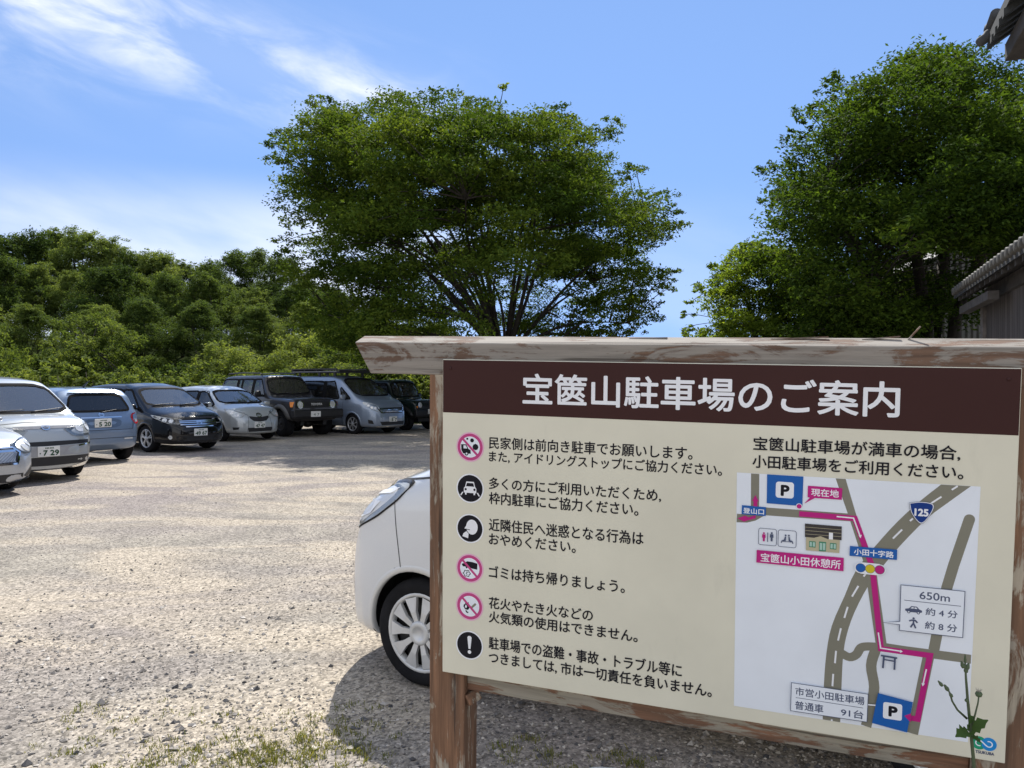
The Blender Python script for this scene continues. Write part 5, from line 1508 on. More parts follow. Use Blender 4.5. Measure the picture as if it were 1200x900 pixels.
def car_white_kei():
    sp = dict(dsh=0.62, top=[(-1.69, .8), (-1.67, 1.1), (-1.58, 1.48), (-1.4, 1.59), (-.6, 1.62), (.35, 1.60), (.62, 1.50), (1.06, 1.17), (1.20, 1.11), (1.37, 1.05), (1.49, .98), (1.57, .89), (1.615, .76), (1.70, .62), (1.78, .46), (1.79, .36)],
              bot=[(-1.69, .32), (-1.5, .2), (1.45, .17), (1.70, .165), (1.79, .20)],
              w=[(-1.69, .58), (-1.62, .68), (-1.4, .725), (1.0, .735), (1.26, .73), (1.42, .715), (1.54, .685), (1.63, .635), (1.70, .56), (1.745, .46), (1.775, .35), (1.79, .27)],
              belt=[(-1.69, 1.0), (.9, 1.0), (1.3, .98), (1.53, .88), (1.67, .74), (1.77, .55)], tum=.18, sill=.03, xaf=1.135, xar=-1.295, rw=.28, rim=.205, rimmat='hubcap', crown=.035)
    c = Car('parked_car', 'white tall kei car parked behind the notice board, silver hubcap showing', sp, P_('paint_white', (.66, .68, .70), .05, .3), 3)
    c.window('windscreen', 'F', [(-.62, 1.20), (.62, 1.20), (.54, 1.52), (-.54, 1.52)], 'screen')
    side_windows(c, [[(.82, 1.06), (.02, 1.06), (.02, 1.48), (.46, 1.48)], [(-.08, 1.06), (-.88, 1.06), (-.88, 1.49), (-.08, 1.49)], [(-1.0, 1.08), (-1.5, 1.10), (-1.38, 1.44), (-1.0, 1.48)]], {1: 'privacy', 2: 'privacy'})
    c.window('rear_window', 'B', [(-.52, 1.1), (.52, 1.1), (.46, 1.46), (-.46, 1.46)], 'privacy')
    c.arch(1.135, .345, .010, None, .002); c.arch(-1.295, .328, .026, None, .006); c.wheels('hubcap', 0, .16)
    # headlamp: swept back triangle with dark bezel, bright bowl and amber-free clear lens
    for sg in (1, -1):
        pl = rounded([(a * sg, b) for a, b in [(-.34, .775), (-.32, .89), (-.20, .975), (.02, 1.03), (.27, 1.062), (.225, .965), (.10, .862), (-.06, .785), (-.22, .75)]], 2, .14)
        hl = c.surf(54 * sg, pl, .003, .03).build('headlight', M['black'], c.root)
        for q, mk in (([(-.31, .80), (-.29, .88), (-.21, .93), (-.19, .82), (-.24, .79)], 'lamp'), ([(-.17, .84), (-.15, .93), (.11, .945), (.05, .875), (-.03, .845)], 'lampwhite'), ([(-.185, .775), (-.165, .825), (-.02, .835), (-.07, .80)], 'lampwhite'), ([(-.06, .955), (-.03, .975), (.20, 1.022), (.16, .99)], 'lampwhite')):
            c.surf(54 * sg, [(a * sg, b) for a, b in q], .006, .03).build('reflector', M[mk], hl)
        c.surf(54 * sg, pl, .016, .03).build('lens', M['lens'], hl)
        c.ring(54 * sg, pl, .003, .007, .0035).build('headlight_gasket', M['seam'], hl)
    for sg, v in ((1, 'L'), (-1, 'R')):
        c.strip(54 * sg, [(sg * -.22, .985), (sg * .02, 1.042), (sg * .30, 1.078), (sg * .52, 1.11)], .010, .002, c.extra, 1)
        c.strip(v, [(1.285, .96), (1.265, .82), (1.245, .70), (1.23, .60)], .0045, .0016, c.extra, 1)
        c.strip(v, [(.80, 1.06), (.82, .9), (.80, .5), (.70, .26)], .008, .0016, c.extra, 1)
        c.strip(v, [(-.03, 1.48), (-.03, .26)], .008, .0016, c.extra, 1)
        c.strip(v, [(-.94, 1.48), (-.98, .62)], .008, .0016, c.extra, 1)
        c.surf(40 * sg, [(sg * -.16, .40), (sg * -.06, .39), (sg * -.06, .46), (sg * -.16, .49)], .010, .03).build('fog_light', M['chrome'], c.root)
    g = c.one('grille', 'F', [(-.34, .66), (-.36, .78), (.36, .78), (.34, .66)], M['black'], .005, .05)
    c.strip('F', [(-.36, .72), (.36, .72)], .03, .012).build('grille_bar', M['chrome'], g)
    c.one('lower_grille', 'F', [(-.36, .25), (-.42, .38), (.42, .38), (.36, .25)], M['black'], .005, .05)
    c.plate('F', 0, .50, '6')
    c.mirrors(.70, 1.10, c.paint); c.handles([(.12, .92), (-.82, .92)]); c.cabin(-1.1, 1.1, zs=.62, zh=1.2, wy=.55, rows=(.15, -.65))
    # sump guard and suspension seen in the wheel housing
    c.finish(gp(486, 808.5), 150, (1.135, .735)); return c


for fn in (car_silver_sedan, car_compact_van, car_blue_hatch, car_black_wagon, car_silver_hatch, car_off_roader, car_minivan, car_mini_offroader, car_white_kei):
    CARS[fn.__name__] = fn()
# ------------------------------------------------------------------ trees and shrubs
def leaf_quads(cen, size, up=0.55, aspect=0.46, r=rng, out=None):
    """rhombic leaf faces at cen (N,3) with lengths size (N,); normals lean up"""
    n = len(cen)
    nr = r.normal(size=(n, 3)); nr /= np.linalg.norm(nr, axis=1)[:, None]
    nr[:, 2] = np.abs(nr[:, 2]) * 0.8 + up
    if out is not None: nr += out * 0.35
    nr /= np.linalg.norm(nr, axis=1)[:, None]
    a = r.normal(size=(n, 3)); a -= nr * (a * nr).sum(1)[:, None]; a /= np.linalg.norm(a, axis=1)[:, None]
    b = np.cross(nr, a)
    s = size[:, None]
    dr = nr * (s * r.uniform(-0.12, 0.22, (n, 1)))
    v = np.empty((n, 4, 3))
    v[:, 0] = cen - a * s * 0.5 - dr * 0.5; v[:, 1] = cen - a * s * 0.05 + b * s * aspect * 0.5 + dr * 0.2
    v[:, 2] = cen + a * s * 0.5 - dr; v[:, 3] = cen - a * s * 0.05 - b * s * aspect * 0.5 + dr * 0.2
    return v


def sprays(cen, rad, n_leaf, size, flat=0.5, r=rng, shell=0.0, tuft=0.0):
    """leaves gathered in sprays round each centre; returns verts and a light/dark number per leaf"""
    V, K = [], []
    for c, q in zip(cen, rad):
        m = max(4, int(n_leaf * (q / np.mean(rad)) ** 2))
        # a handful of twig fans inside each spray
        nt = max(3, int(m / 22))
        tw = r.normal(size=(nt, 3)); tw /= np.linalg.norm(tw, axis=1)[:, None]
        tw *= (r.uniform(0.25, 1.0, (nt, 1)) ** (1 / 2.2)) * q; tw[:, 2] *= flat
        idx = r.integers(0, nt, m)
        p = c + tw[idx] + r.normal(size=(m, 3)) * q * np.array([0.17, 0.17, 0.17 * max(flat, 0.45)])
        V.append(leaf_quads(p, size * r.uniform(0.6, 1.25, m), r=r))
        base = r.normal(0, 0.10)
        K.append(np.clip(0.45 + base + r.normal(0, 0.13, m), 0, 1))
    return np.concatenate(V), np.concatenate(K)


def limb(b, p0, p1, r0, r1, sag=0.0, n=6, seg=6, wob=0.05, rr=random):
    p0, p1 = Vector(p0), Vector(p1); L = (p1 - p0).length
    pts, rs = [], []
    off = Vector((rr.uniform(-1, 1), rr.uniform(-1, 1), rr.uniform(-.4, .4))) * wob * L
    for i in range(n + 1):
        t = i / n
        q = p0.lerp(p1, t) + off * math.sin(math.pi * t) + Vector((0, 0, sag * L * math.sin(math.pi * t)))
        pts.append(q); rs.append(r0 + (r1 - r0) * t ** 0.8)
    b.tube(pts, rs, seg)
    return pts


def make_tree(name, label, leafmat, cen, rad, n_leaf, size, trunk, forks, flat=0.5, group=None, cat='tree', bark='bark', seed=1, r_tr=0.25, twig=0.5, thick=1.0):
    """trunk: points from the ground to the fork, or several lists; forks: number of main limbs"""
    r = np.random.default_rng(seed); rr = random.Random(seed)
    root = tag(empty(name), label, cat, group)
    V, K = sprays(cen, rad, n_leaf, size, flat, r)
    me = quads_mesh('crown', V.reshape(-1, 3), len(V), [M[leafmat]], rnd=K)
    cr = bpy.data.objects.new('crown', me); COL.objects.link(cr); cr.parent = root
    b = MB()
    trunks = trunk if isinstance(trunk[0][0], (list, tuple)) else [trunk]
    nodes = []
    for tk in trunks:
        n = len(tk); b.tube(tk, [r_tr * (1.35 if i == 0 else 1 - 0.3 * i / n) for i in range(n)], 10)
        nodes.append((Vector(tk[-1]), r_tr * 0.7))
    C = [Vector(c) for c in cen]
    # main limbs to well spread sprays, then each spray joined to the nearest limb
    far = sorted(range(len(C)), key=lambda i: rr.random())[:forks]
    lim = []
    for i in far:
        o, ro = min(nodes, key=lambda q: (q[0] - C[i]).length)
        tgt = o.lerp(C[i], 0.88)
        pts = limb(b, o, tgt, ro * rr.uniform(0.45, 0.7) * thick, 0.018, 0.10, 8, 7, 0.07, rr)
        lim += [(p, k) for k, p in enumerate(pts)]
    for i, c in enumerate(C):
        if rr.random() > twig or not lim: continue
        cand = [q for q in lim if q[1] >= 2 and q[0].z < c.z + 0.4] or lim
        p, k = min(cand, key=lambda q: (q[0] - c).length)
        limb(b, p, c, 0.05 * (r_tr / 0.25) * max(0.35, 1 - k / 10), 0.010, 0.06, 4, 5, 0.08, rr)
    b.build('trunk', M[bark], root)
    return root


def copy_tree(o, loc, rz, scl, label=None):
    c = o.copy(); COL.objects.link(c)
    c.location = loc; c.rotation_euler = (0, 0, rz); c.scale = scl
    if label: c['label'] = label
    for ch in o.children:
        k = ch.copy(); COL.objects.link(k); k.parent = c
    return c


def px(x, y, d): return ((x - 600) / 902 * d, d, EYE + (450 - y) / 902 * d)


def fill_profile(prof, d, depth, n, r, edge=0.55, zoff=0.0):
    """spray centres filling a crown; prof rows (y, left, right) measured on the photograph at distance d"""
    Y = [p[0] for p in prof]
    out = []
    while len(out) < n:
        y = r.uniform(Y[0], Y[-1])
        l = np.interp(y, Y, [p[1] for p in prof]); q = np.interp(y, Y, [p[2] for p in prof])
        if r.random() > (q - l) / max(p[2] - p[1] for p in prof): continue
        m, h = (l + q) / 2, (q - l) / 2
        ang = r.uniform(0, 2 * math.pi); f = r.uniform(0, 1) ** edge
        x = m + h * f * math.cos(ang)
        dd = depth * (h / max((p[2] - p[1]) / 2 for p in prof)) * f * math.sin(ang)
        # the crown rounds off towards the viewer
        P = px(x, y, d + min(dd, 0) * 0.92)
        out.append((P[0], d + dd, P[2] + zoff))
    return np.array(out)


def build_zelkova():
    r = np.random.default_rng(11)
    d = 27.0
    prof = [(124, 470, 560), (132, 392, 620), (142, 370, 668), (155, 348, 706), (172, 338, 716), (200, 342, 730), (232, 350, 770), (262, 344, 776), (300, 346, 764), (328, 346, 776), (352, 352, 760), (376, 358, 738), (396, 362, 722), (415, 380, 700), (432, 420, 660)]
    cen = fill_profile(prof, d, 6.6, 540, r, 0.33)
    # keep the inside low part open where the fan of limbs shows
    keep = []
    for c in cen:
        q = np.array([c[0] + 0.3, c[1] - d]); low = c[2] < 6.0
        if c[2] < 5.6 and -3.4 < q[0] < 3.6 and q[1] < 4.5 and r.random() < 0.66: continue
        if c[2] < 8.5 and np.linalg.norm(q) < 2.6 and r.random() < 0.45: continue
        keep.append(c)
    cen = np.array(keep)
    extra = [px(x, y, d + dz) for x, y, dz in ((374, 118, 0), (384, 122, 1), (392, 138, .5), (330, 160, 0), (322, 170, .5), (335, 182, -1), (322, 190, 0), (465, 118, 0), (445, 128, 1), (520, 112, 0), (535, 116, 1), (560, 120, 0), (640, 138, 0), (655, 132, .5), (670, 142, 0),
             (690, 150, 0), (716, 146, 0), (712, 160, .5), (738, 205, 0), (745, 196, .4), (776, 232, 0), (784, 248, 0), (790, 264, -.5), (770, 268, .5), (788, 322, 0), (780, 340, 0.5), (770, 330, -.7), (700, 392, 0), (735, 378, 0), (718, 384, 1),
             (402, 392, -1), (430, 398, 0), (380, 380, 1), (350, 345, 0), (345, 260, .6), (338, 300, 0), (352, 330, -1), (360, 362, 0), (368, 378, -1), (385, 395, 0), (405, 402, -.5), (372, 350, 1), (340, 280, -.5), (346, 315, .5), (756, 372, -.5), (745, 390, 0), (728, 400, 0), (710, 402, -.7), (690, 405, 0), (762, 356, 0), (720, 388, -1.5), (700, 384, -2), (680, 392, -2.5), (735, 366, -1), (740, 350, -2), (750, 340, 1), (690, 360, -3), (715, 350, -3), (700, 372, -4), (730, 335, -2.5), (745, 318, -2), (680, 385, -1))]
    cen = np.concatenate([cen, np.array(extra)])
    rad = np.concatenate([r.uniform(0.6, 1.1, len(keep)), r.uniform(0.40, 0.66, len(extra))])
    base = (-0.25, d, 0)
    t = make_tree('zelkova_tree', 'huge spreading dark green zelkova tree standing alone behind the notice board', 'leaf_zelkova', cen, rad, 560, 0.135,
                  [base, (-0.22, d, 1.2), (-0.25, d, 2.3)], 34, 0.42, seed=4, r_tr=0.42, twig=0.85, thick=0.5)
    # stray shoot above the crown
    b = MB(); p0 = Vector(px(586, 122, d)); p1 = Vector(px(590, 98, d))
    b.tube([p0, p0.lerp(p1, .5) + Vector((.02, 0, 0)), p1], [.018, .012, .006], 5)
    b.build('shoot', M['bark'], t)
    V, K = sprays(np.array([px(590, 103, d), px(588, 100, d), px(593, 101, d)]), np.array([.2, .16, .16]), 22, 0.17, 0.9, r)
    me = quads_mesh('shoot_leaves', V.reshape(-1, 3), len(V), [M['leaf_light']], rnd=K)
    o = bpy.data.objects.new('shoot_leaves', me); COL.objects.link(o); o.parent = t


def build_right_trees():
    r = np.random.default_rng(5)
    d = 18.5
    prof = [(62, 1070, 1120), (80, 1060, 1150), (100, 1000, 1215), (125, 965, 1290), (160, 955, 1330), (200, 935, 1345), (240, 918, 1345), (280, 915, 1340), (320, 915, 1320), (360, 915, 1180), (400, 930, 1090), (430, 950, 1080)]
    cen = fill_profile(prof, d, 4.4, 400, r, 0.40)
    keep = []
    for c in cen:
        X = 600 + 902 * c[0] / c[1]; Y = 450 - 902 * (c[2] - EYE) / c[1]
        if X > 1062 and Y > 285 and r.random() < 0.62: continue
        keep.append(c)
    cen = np.array(keep)
    ex = [px(x, y, d + dz) for x, y, dz in ((1060, 74, 0), (1085, 76, .5), (1112, 72, 0), (1120, 84, -.5), (975, 92, 0), (985, 100, .4), (972, 112, 0), (960, 128, 0), (945, 130, .4), (940, 150, 0), (930, 168, .3), (918, 195, 0), (905, 196, .4), (925, 215, 0), (900, 232, 0), (915, 238, .4), (908, 262, 0), (930, 270, 0),
          (1195, 88, 0), (1180, 98, .5), (1210, 95, 0), (990, 140, 0), (1000, 118, .5), (1030, 98, 0), (945, 300, 0), (935, 330, -.4), (940, 360, 0), (935, 385, 0))]
    cen = np.concatenate([cen, np.array(ex)])
    rad = np.concatenate([r.uniform(0.5, 0.95, len(keep)), r.uniform(0.26, 0.42, len(ex))])
    P = lambda x, y, dd=d: px(x, y, dd)
    g0 = lambda x, dd: (P(x, 450, dd)[0], dd, 0.0)
    trunks = [[g0(1088, d), P(1086, 380), P(1074, 300), P(1068, 240)], [g0(1094, d + .6), P(1100, 360, d + .6), P(1108, 280, d + .6), P(1118, 220, d + .6)], [g0(1108, d - .4), P(1120, 370, d - .4), P(1150, 300, d - .4), P(1170, 230, d - .4)], [g0(1080, d + .3), P(1060, 390, d + .3), P(1020, 330, d + .3), P(990, 270, d + .3)]]
    make_tree('broadleaf_tree', 'tall dense dark tree with several stems beside the old house', 'leaf_right', cen, rad, 560, 0.115, trunks, 22, 0.62, seed=8, r_tr=0.15, twig=0.8)
    d2 = 21.0
    prof = [(290, 868, 930), (302, 848, 950), (322, 838, 960), (345, 822, 970), (370, 812, 975), (395, 810, 975), (435, 815, 970)]
    cen = fill_profile(prof, d2, 2.3, 120, r, 0.45)
    ex = [px(x, y, d2 + dz) for x, y, dz in ((872, 290, 0), (890, 284, .3), (905, 288, 0), (858, 296, 0), (845, 312, .3), (838, 330, 0), (822, 340, 0), (812, 352, .3), (806, 368, 0), (804, 384, .2), (815, 392, 0))]
    cen = np.concatenate([cen, np.array(ex)])
    rad = np.concatenate([r.uniform(0.36, 0.62, 120), r.uniform(0.22, 0.34, len(ex))])
    make_tree('broadleaf_tree', 'smaller bright green tree in front of the tall dark tree', 'leaf_light', cen, rad, 330, 0.11,
              [(px(892, 450, d2)[0], d2, 0), px(890, 420, d2), px(884, 385, d2)], 9, 0.42, seed=9, r_tr=0.09, twig=0.85)


def build_wood():
    """the wood on the slope behind the parked cars"""
    protos = []
    for s, (H, W, mat) in enumerate(((11.5, 3.0, 'leaf_wood'), (10.0, 3.4, 'leaf_wood'), (12.5, 2.6, 'leaf_wood'), (8.5, 3.2, 'leaf_wood'), (10.8, 2.9, 'leaf_wood'))):
        r = np.random.default_rng(100 + s)
        cen, rad = [], []
        for k in range(84):
            t = r.uniform(0, 1) ** 0.8
            z = H * (0.34 + 0.64 * t)
            w = W * (math.sin(math.pi * min(1, 0.20 + 0.78 * t)) ** 0.7)
            a = r.uniform(0, 2 * math.pi); f = r.uniform(0.15, 1) ** 0.55
            cen.append((w * f * math.cos(a), w * f * math.sin(a), z)); rad.append(r.uniform(0.45, 1.1))
        for k in range(7):      # crown-top sprigs break the skyline
            a = r.uniform(0, 2 * math.pi); f = r.uniform(0, 1.3)
            cen.append((f * math.cos(a), f * math.sin(a), H * r.uniform(0.93, 1.03))); rad.append(r.uniform(0.45, 0.75))
        protos.append(make_tree('broadleaf_tree', 'dark leafy tree in the crowded wood on the slope behind the cars', mat, np.array(cen), np.array(rad), 350, 0.175,
                                [(0, 0, -0.3), (0.1, 0, H * .2), (0.05, .1, H * .36)], 9, 0.72, 'trees of the wood behind the cars', bark='bark', seed=20 + s, r_tr=0.17, twig=0.35))
    spots = []
    rr = random.Random(3)
    # (px, top y, distance): back rows first, measured along the skyline of the photograph
    sky = [(-60, 268), (-15, 272), (28, 266), (64, 270), (98, 266), (128, 268), (160, 288), (186, 286), (214, 296), (244, 300), (276, 286), (302, 284), (330, 296), (356, 310), (384, 322), (414, 335), (446, 345), (476, 352), (510, 366)]
    for x, y in sky: spots.append((x, y + 11 + rr.uniform(-5, 6), rr.uniform(60, 64)))
    for x in range(-70, 520, 38): spots.append((x + rr.uniform(-10, 10), np.interp(x, [-70, 130, 300, 380, 520], [308, 314, 332, 355, 392]) + rr.uniform(-14, 12), rr.uniform(52, 56)))
    for x in range(-80, 480, 62): spots.append((x + rr.uniform(-12, 12), np.interp(x, [-80, 100, 330, 420, 480], [352, 352, 364, 384, 402]) + rr.uniform(-16, 12), rr.uniform(45.5, 48.5)))
    for i, (x, y, d) in enumerate(spots):
        P = px(x, y, d); gz = hill_z(P[0], d)
        k = rr.randrange(5); o = protos[k]; H = (11.5, 10.0, 12.5, 8.5, 10.8)[k]
        s = (P[2] - gz) / H; sx = max(0.62, min(1.25, s * rr.uniform(0.9, 1.15)))
        if i < 5: pass
        c = copy_tree(o, (P[0], d, gz), rr.uniform(0, 6.28), (sx, sx, s))
    for o in protos:
        for ch in list(o.children): bpy.data.objects.remove(ch)
        bpy.data.objects.remove(o)


def shrub_proto(seed, H, W, mat, size, nl, label, group, name='shrub', n=26, erect=False, cat='shrub'):
    r = np.random.default_rng(seed)
    cen, rad = [], []
    for k in range(n):
        t = r.uniform(0.0, 1)
        z = H * (0.12 + 0.84 * t); w = W * (1 - t ** 2.2 * 0.75)
        a = r.uniform(0, 6.283); f = r.uniform(0, 1) ** 0.5
        cen.append((w * f * math.cos(a), w * f * math.sin(a), z)); rad.append(r.uniform(0.18, 0.34) * (H + W) / 2.2)
    root = tag(empty(name), label, cat, group)
    r2 = np.random.default_rng(seed + 1)
    V, K = sprays(np.array(cen), np.array(rad), nl, size, 1.1 if erect else 0.7, r2)
    me = quads_mesh('foliage', V.reshape(-1, 3), len(V), [M[mat]], rnd=K)
    o = bpy.data.objects.new('foliage', me); COL.objects.link(o); o.parent = root
    b = MB(); rr = random.Random(seed)
    for k in range(7):
        c = cen[rr.randrange(n)]
        limb(b, (c[0] * .1, c[1] * .1, -0.02), c, 0.03 * H / 2, 0.006, 0.05, 5, 5, 0.06, rr)
    b.build('stem', M['palebark'], root)
    return root


def build_shrubs():
    # the young tree that stands out in front of the wood
    r = np.random.default_rng(31); d = 38.0
    prof = [(366, 92, 118), (378, 72, 138), (392, 52, 150), (408, 46, 158), (425, 60, 166), (440, 66, 160), (448, 80, 150)]
    cen = fill_profile(prof, d, 2.4, 56, r, 0.55); rad = r.uniform(0.38, 0.66, 56)
    make_tree('broadleaf_tree', 'light green young tree standing out in front of the dark wood', 'leaf_shrub', cen, rad, 320, 0.15, [(px(108, 450, d)[0], d, 0), px(107, 430, d), px(106, 410, d)], 8, 0.6, seed=33, r_tr=0.09, twig=0.7)
    g = 'pale green shrubs along the edge of the lot'
    lab = 'pale green leafy shrub in the overgrown strip behind the cars'
    protos = [shrub_proto(41, 2.6, 1.5, 'leaf_shrub', 0.12, 240, lab, g), shrub_proto(43, 2.1, 1.7, 'leaf_shrub', 0.11, 240, lab, g), shrub_proto(47, 3.2, 1.6, 'leaf_shrub', 0.13, 240, lab, g)]
    HH = (2.6, 2.1, 3.2)
    rr = random.Random(17)
    spots = [(-35, 415, 37), (-8, 388, 36), (10, 440, 34), (38, 442, 34), (176, 444, 35), (205, 445, 34.5), (232, 438, 37), (258, 404, 38), (284, 410, 37), (312, 428, 36), (338, 414, 36), (356, 398, 38), (378, 390, 39), (398, 392, 38),
             (416, 402, 36), (434, 410, 35), (452, 414, 34), (468, 420, 34), (486, 424, 34), (508, 428, 34), (330, 438, 34), (300, 441, 34), (150, 443, 34), (400, 428, 34), (425, 436, 33.5), (366, 425, 35), (530, 425, 35), (560, 425, 36)]
    for x, y, d in spots:
        k = rr.randrange(3); P = px(x, y, d); s = P[2] / HH[k]
        copy_tree(protos[k], (P[0], d, 0), rr.uniform(0, 6.28), (max(.7, min(1.3, s * 1.2)),) * 2 + (s,))
    lab3 = 'low dark bush in the shade at the foot of the wood'
    dk = [shrub_proto(71, 2.2, 1.9, 'leaf_wood', 0.17, 170, lab3, 'dark undergrowth below the wood'), shrub_proto(73, 2.8, 1.8, 'leaf_wood', 0.17, 170, lab3, 'dark undergrowth below the wood')]
    for i in range(30):
        x = -70 + i * 19.5 + rr.uniform(-6, 6); d = rr.uniform(42.5, 45.5); P = px(x, 450, d); k = rr.randrange(2); s = rr.uniform(.85, 1.35)
        copy_tree(dk[k], (P[0], d, hill_z(P[0], d) - .1), rr.uniform(0, 6.28), (s, s, s * rr.uniform(.8, 1.1)))
    g2 = 'tall yellow green weeds behind the parked cars'
    lab2 = 'upright yellow green weed clump rising behind the car roofs'
    w = [shrub_proto(61, 1.9, 0.55, 'leaf_shrub', 0.16, 70, lab2, g2, 'weed_clump', 16, True, 'weed'), shrub_proto(63, 1.7, 0.7, 'leaf_shrub', 0.14, 70, lab2, g2, 'weed_clump', 16, True, 'weed')]
    HW = (1.9, 1.7)
    for x, y, d in [(-20, 446, 32), (52, 434, 32.5), (68, 430, 32), (84, 436, 32), (104, 430, 32.5), (122, 436, 32), (140, 440, 32), (165, 440, 31.8), (180, 436, 32), (196, 444, 31.5), (218, 440, 32), (240, 438, 32), (250, 446, 31.5), (8, 444, 32), (28, 442, 32), (272, 442, 32), (292, 436, 33),
                    (420, 440, 32), (438, 436, 32.5), (455, 438, 32), (470, 432, 33), (486, 438, 32), (505, 440, 32)]:
        k = rr.randrange(2); P = px(x, y, d); s = max(.5, P[2] / HW[k])
        copy_tree(w[k], (P[0], d, 0), rr.uniform(0, 6.28), (s * 1.15, s * 1.15, s))
    for o in protos + w + dk:
        for ch in list(o.children): bpy.data.objects.remove(ch)
        bpy.data.objects.remove(o)


build_zelkova()
build_right_trees()
build_wood()
build_shrubs()
# ------------------------------------------------------------------ old house, shed, small things
def boards_mat(name, a, b, axis=0, pitch=7.0):
    t = NT(name)
    v = t.coord()
    sp = t.n('ShaderNodeSeparateXYZ'); t.l(v, sp.inputs[0])
    fr = t.math('FRACT', t.math('MULTIPLY', sp.outputs[axis], pitch))
    gap = t.ramp(fr, [(0.0, 1.0), (0.05, 0.0), (0.95, 0.0), (1.0, 1.0)])
    s = [9, 9, 9]; s[2] = 0.8
    n = t.noise(t.coord(tuple(s)), 1.0, 7, 0.65)
    c = t.ramp(n, [(0.3, a), (0.7, b)])
    cell = t.math('FLOOR', t.math('MULTIPLY', sp.outputs[axis], pitch)); wn = t.n('ShaderNodeTexWhiteNoise', noise_dimensions='1D'); t.l(cell, wn.inputs['W'])
    c = t.mix(1.0, c, t.ramp(wn.outputs[0], [(0, 0.75), (1, 1.2)]), 'MULTIPLY')
    t.base(t.mix(gap, c, tuple(x * 0.2 for x in a))); t.setv(Roughness=0.88); t.bump(t.math('SUBTRACT', n, gap), 0.5, 0.01)
    return t.m


def corr_mat(name, a, b):
    t = NT(name)
    n = t.noise(t.coord(), 2.5, 6); t.base(t.ramp(n, [(0.35, a), (0.65, b)])); t.setv(Roughness=0.55, Metallic=0.2); return t.m


TILE = plain('roof_tile', (0.045, 0.047, 0.05), 0.8, var=0.35, scale=5)
OLDWOOD = plain('old_dark_timber', (0.048, 0.044, 0.042), 0.85, var=0.4, scale=6)
PALETILE = plain('pale_eave_tile', (0.075, 0.072, 0.065), 0.7, var=0.25, scale=14)


def frame(o, e):
    """local x along e (ground direction), y to its right-hand side away from the lot, z up"""
    e = Vector((e[0], e[1], 0)).normalized(); q = Vector((e.y, -e.x, 0))
    m = Matrix((e, q, Vector((0, 0, 1)))).transposed().to_4x4(); m.translation = Vector(o); return m


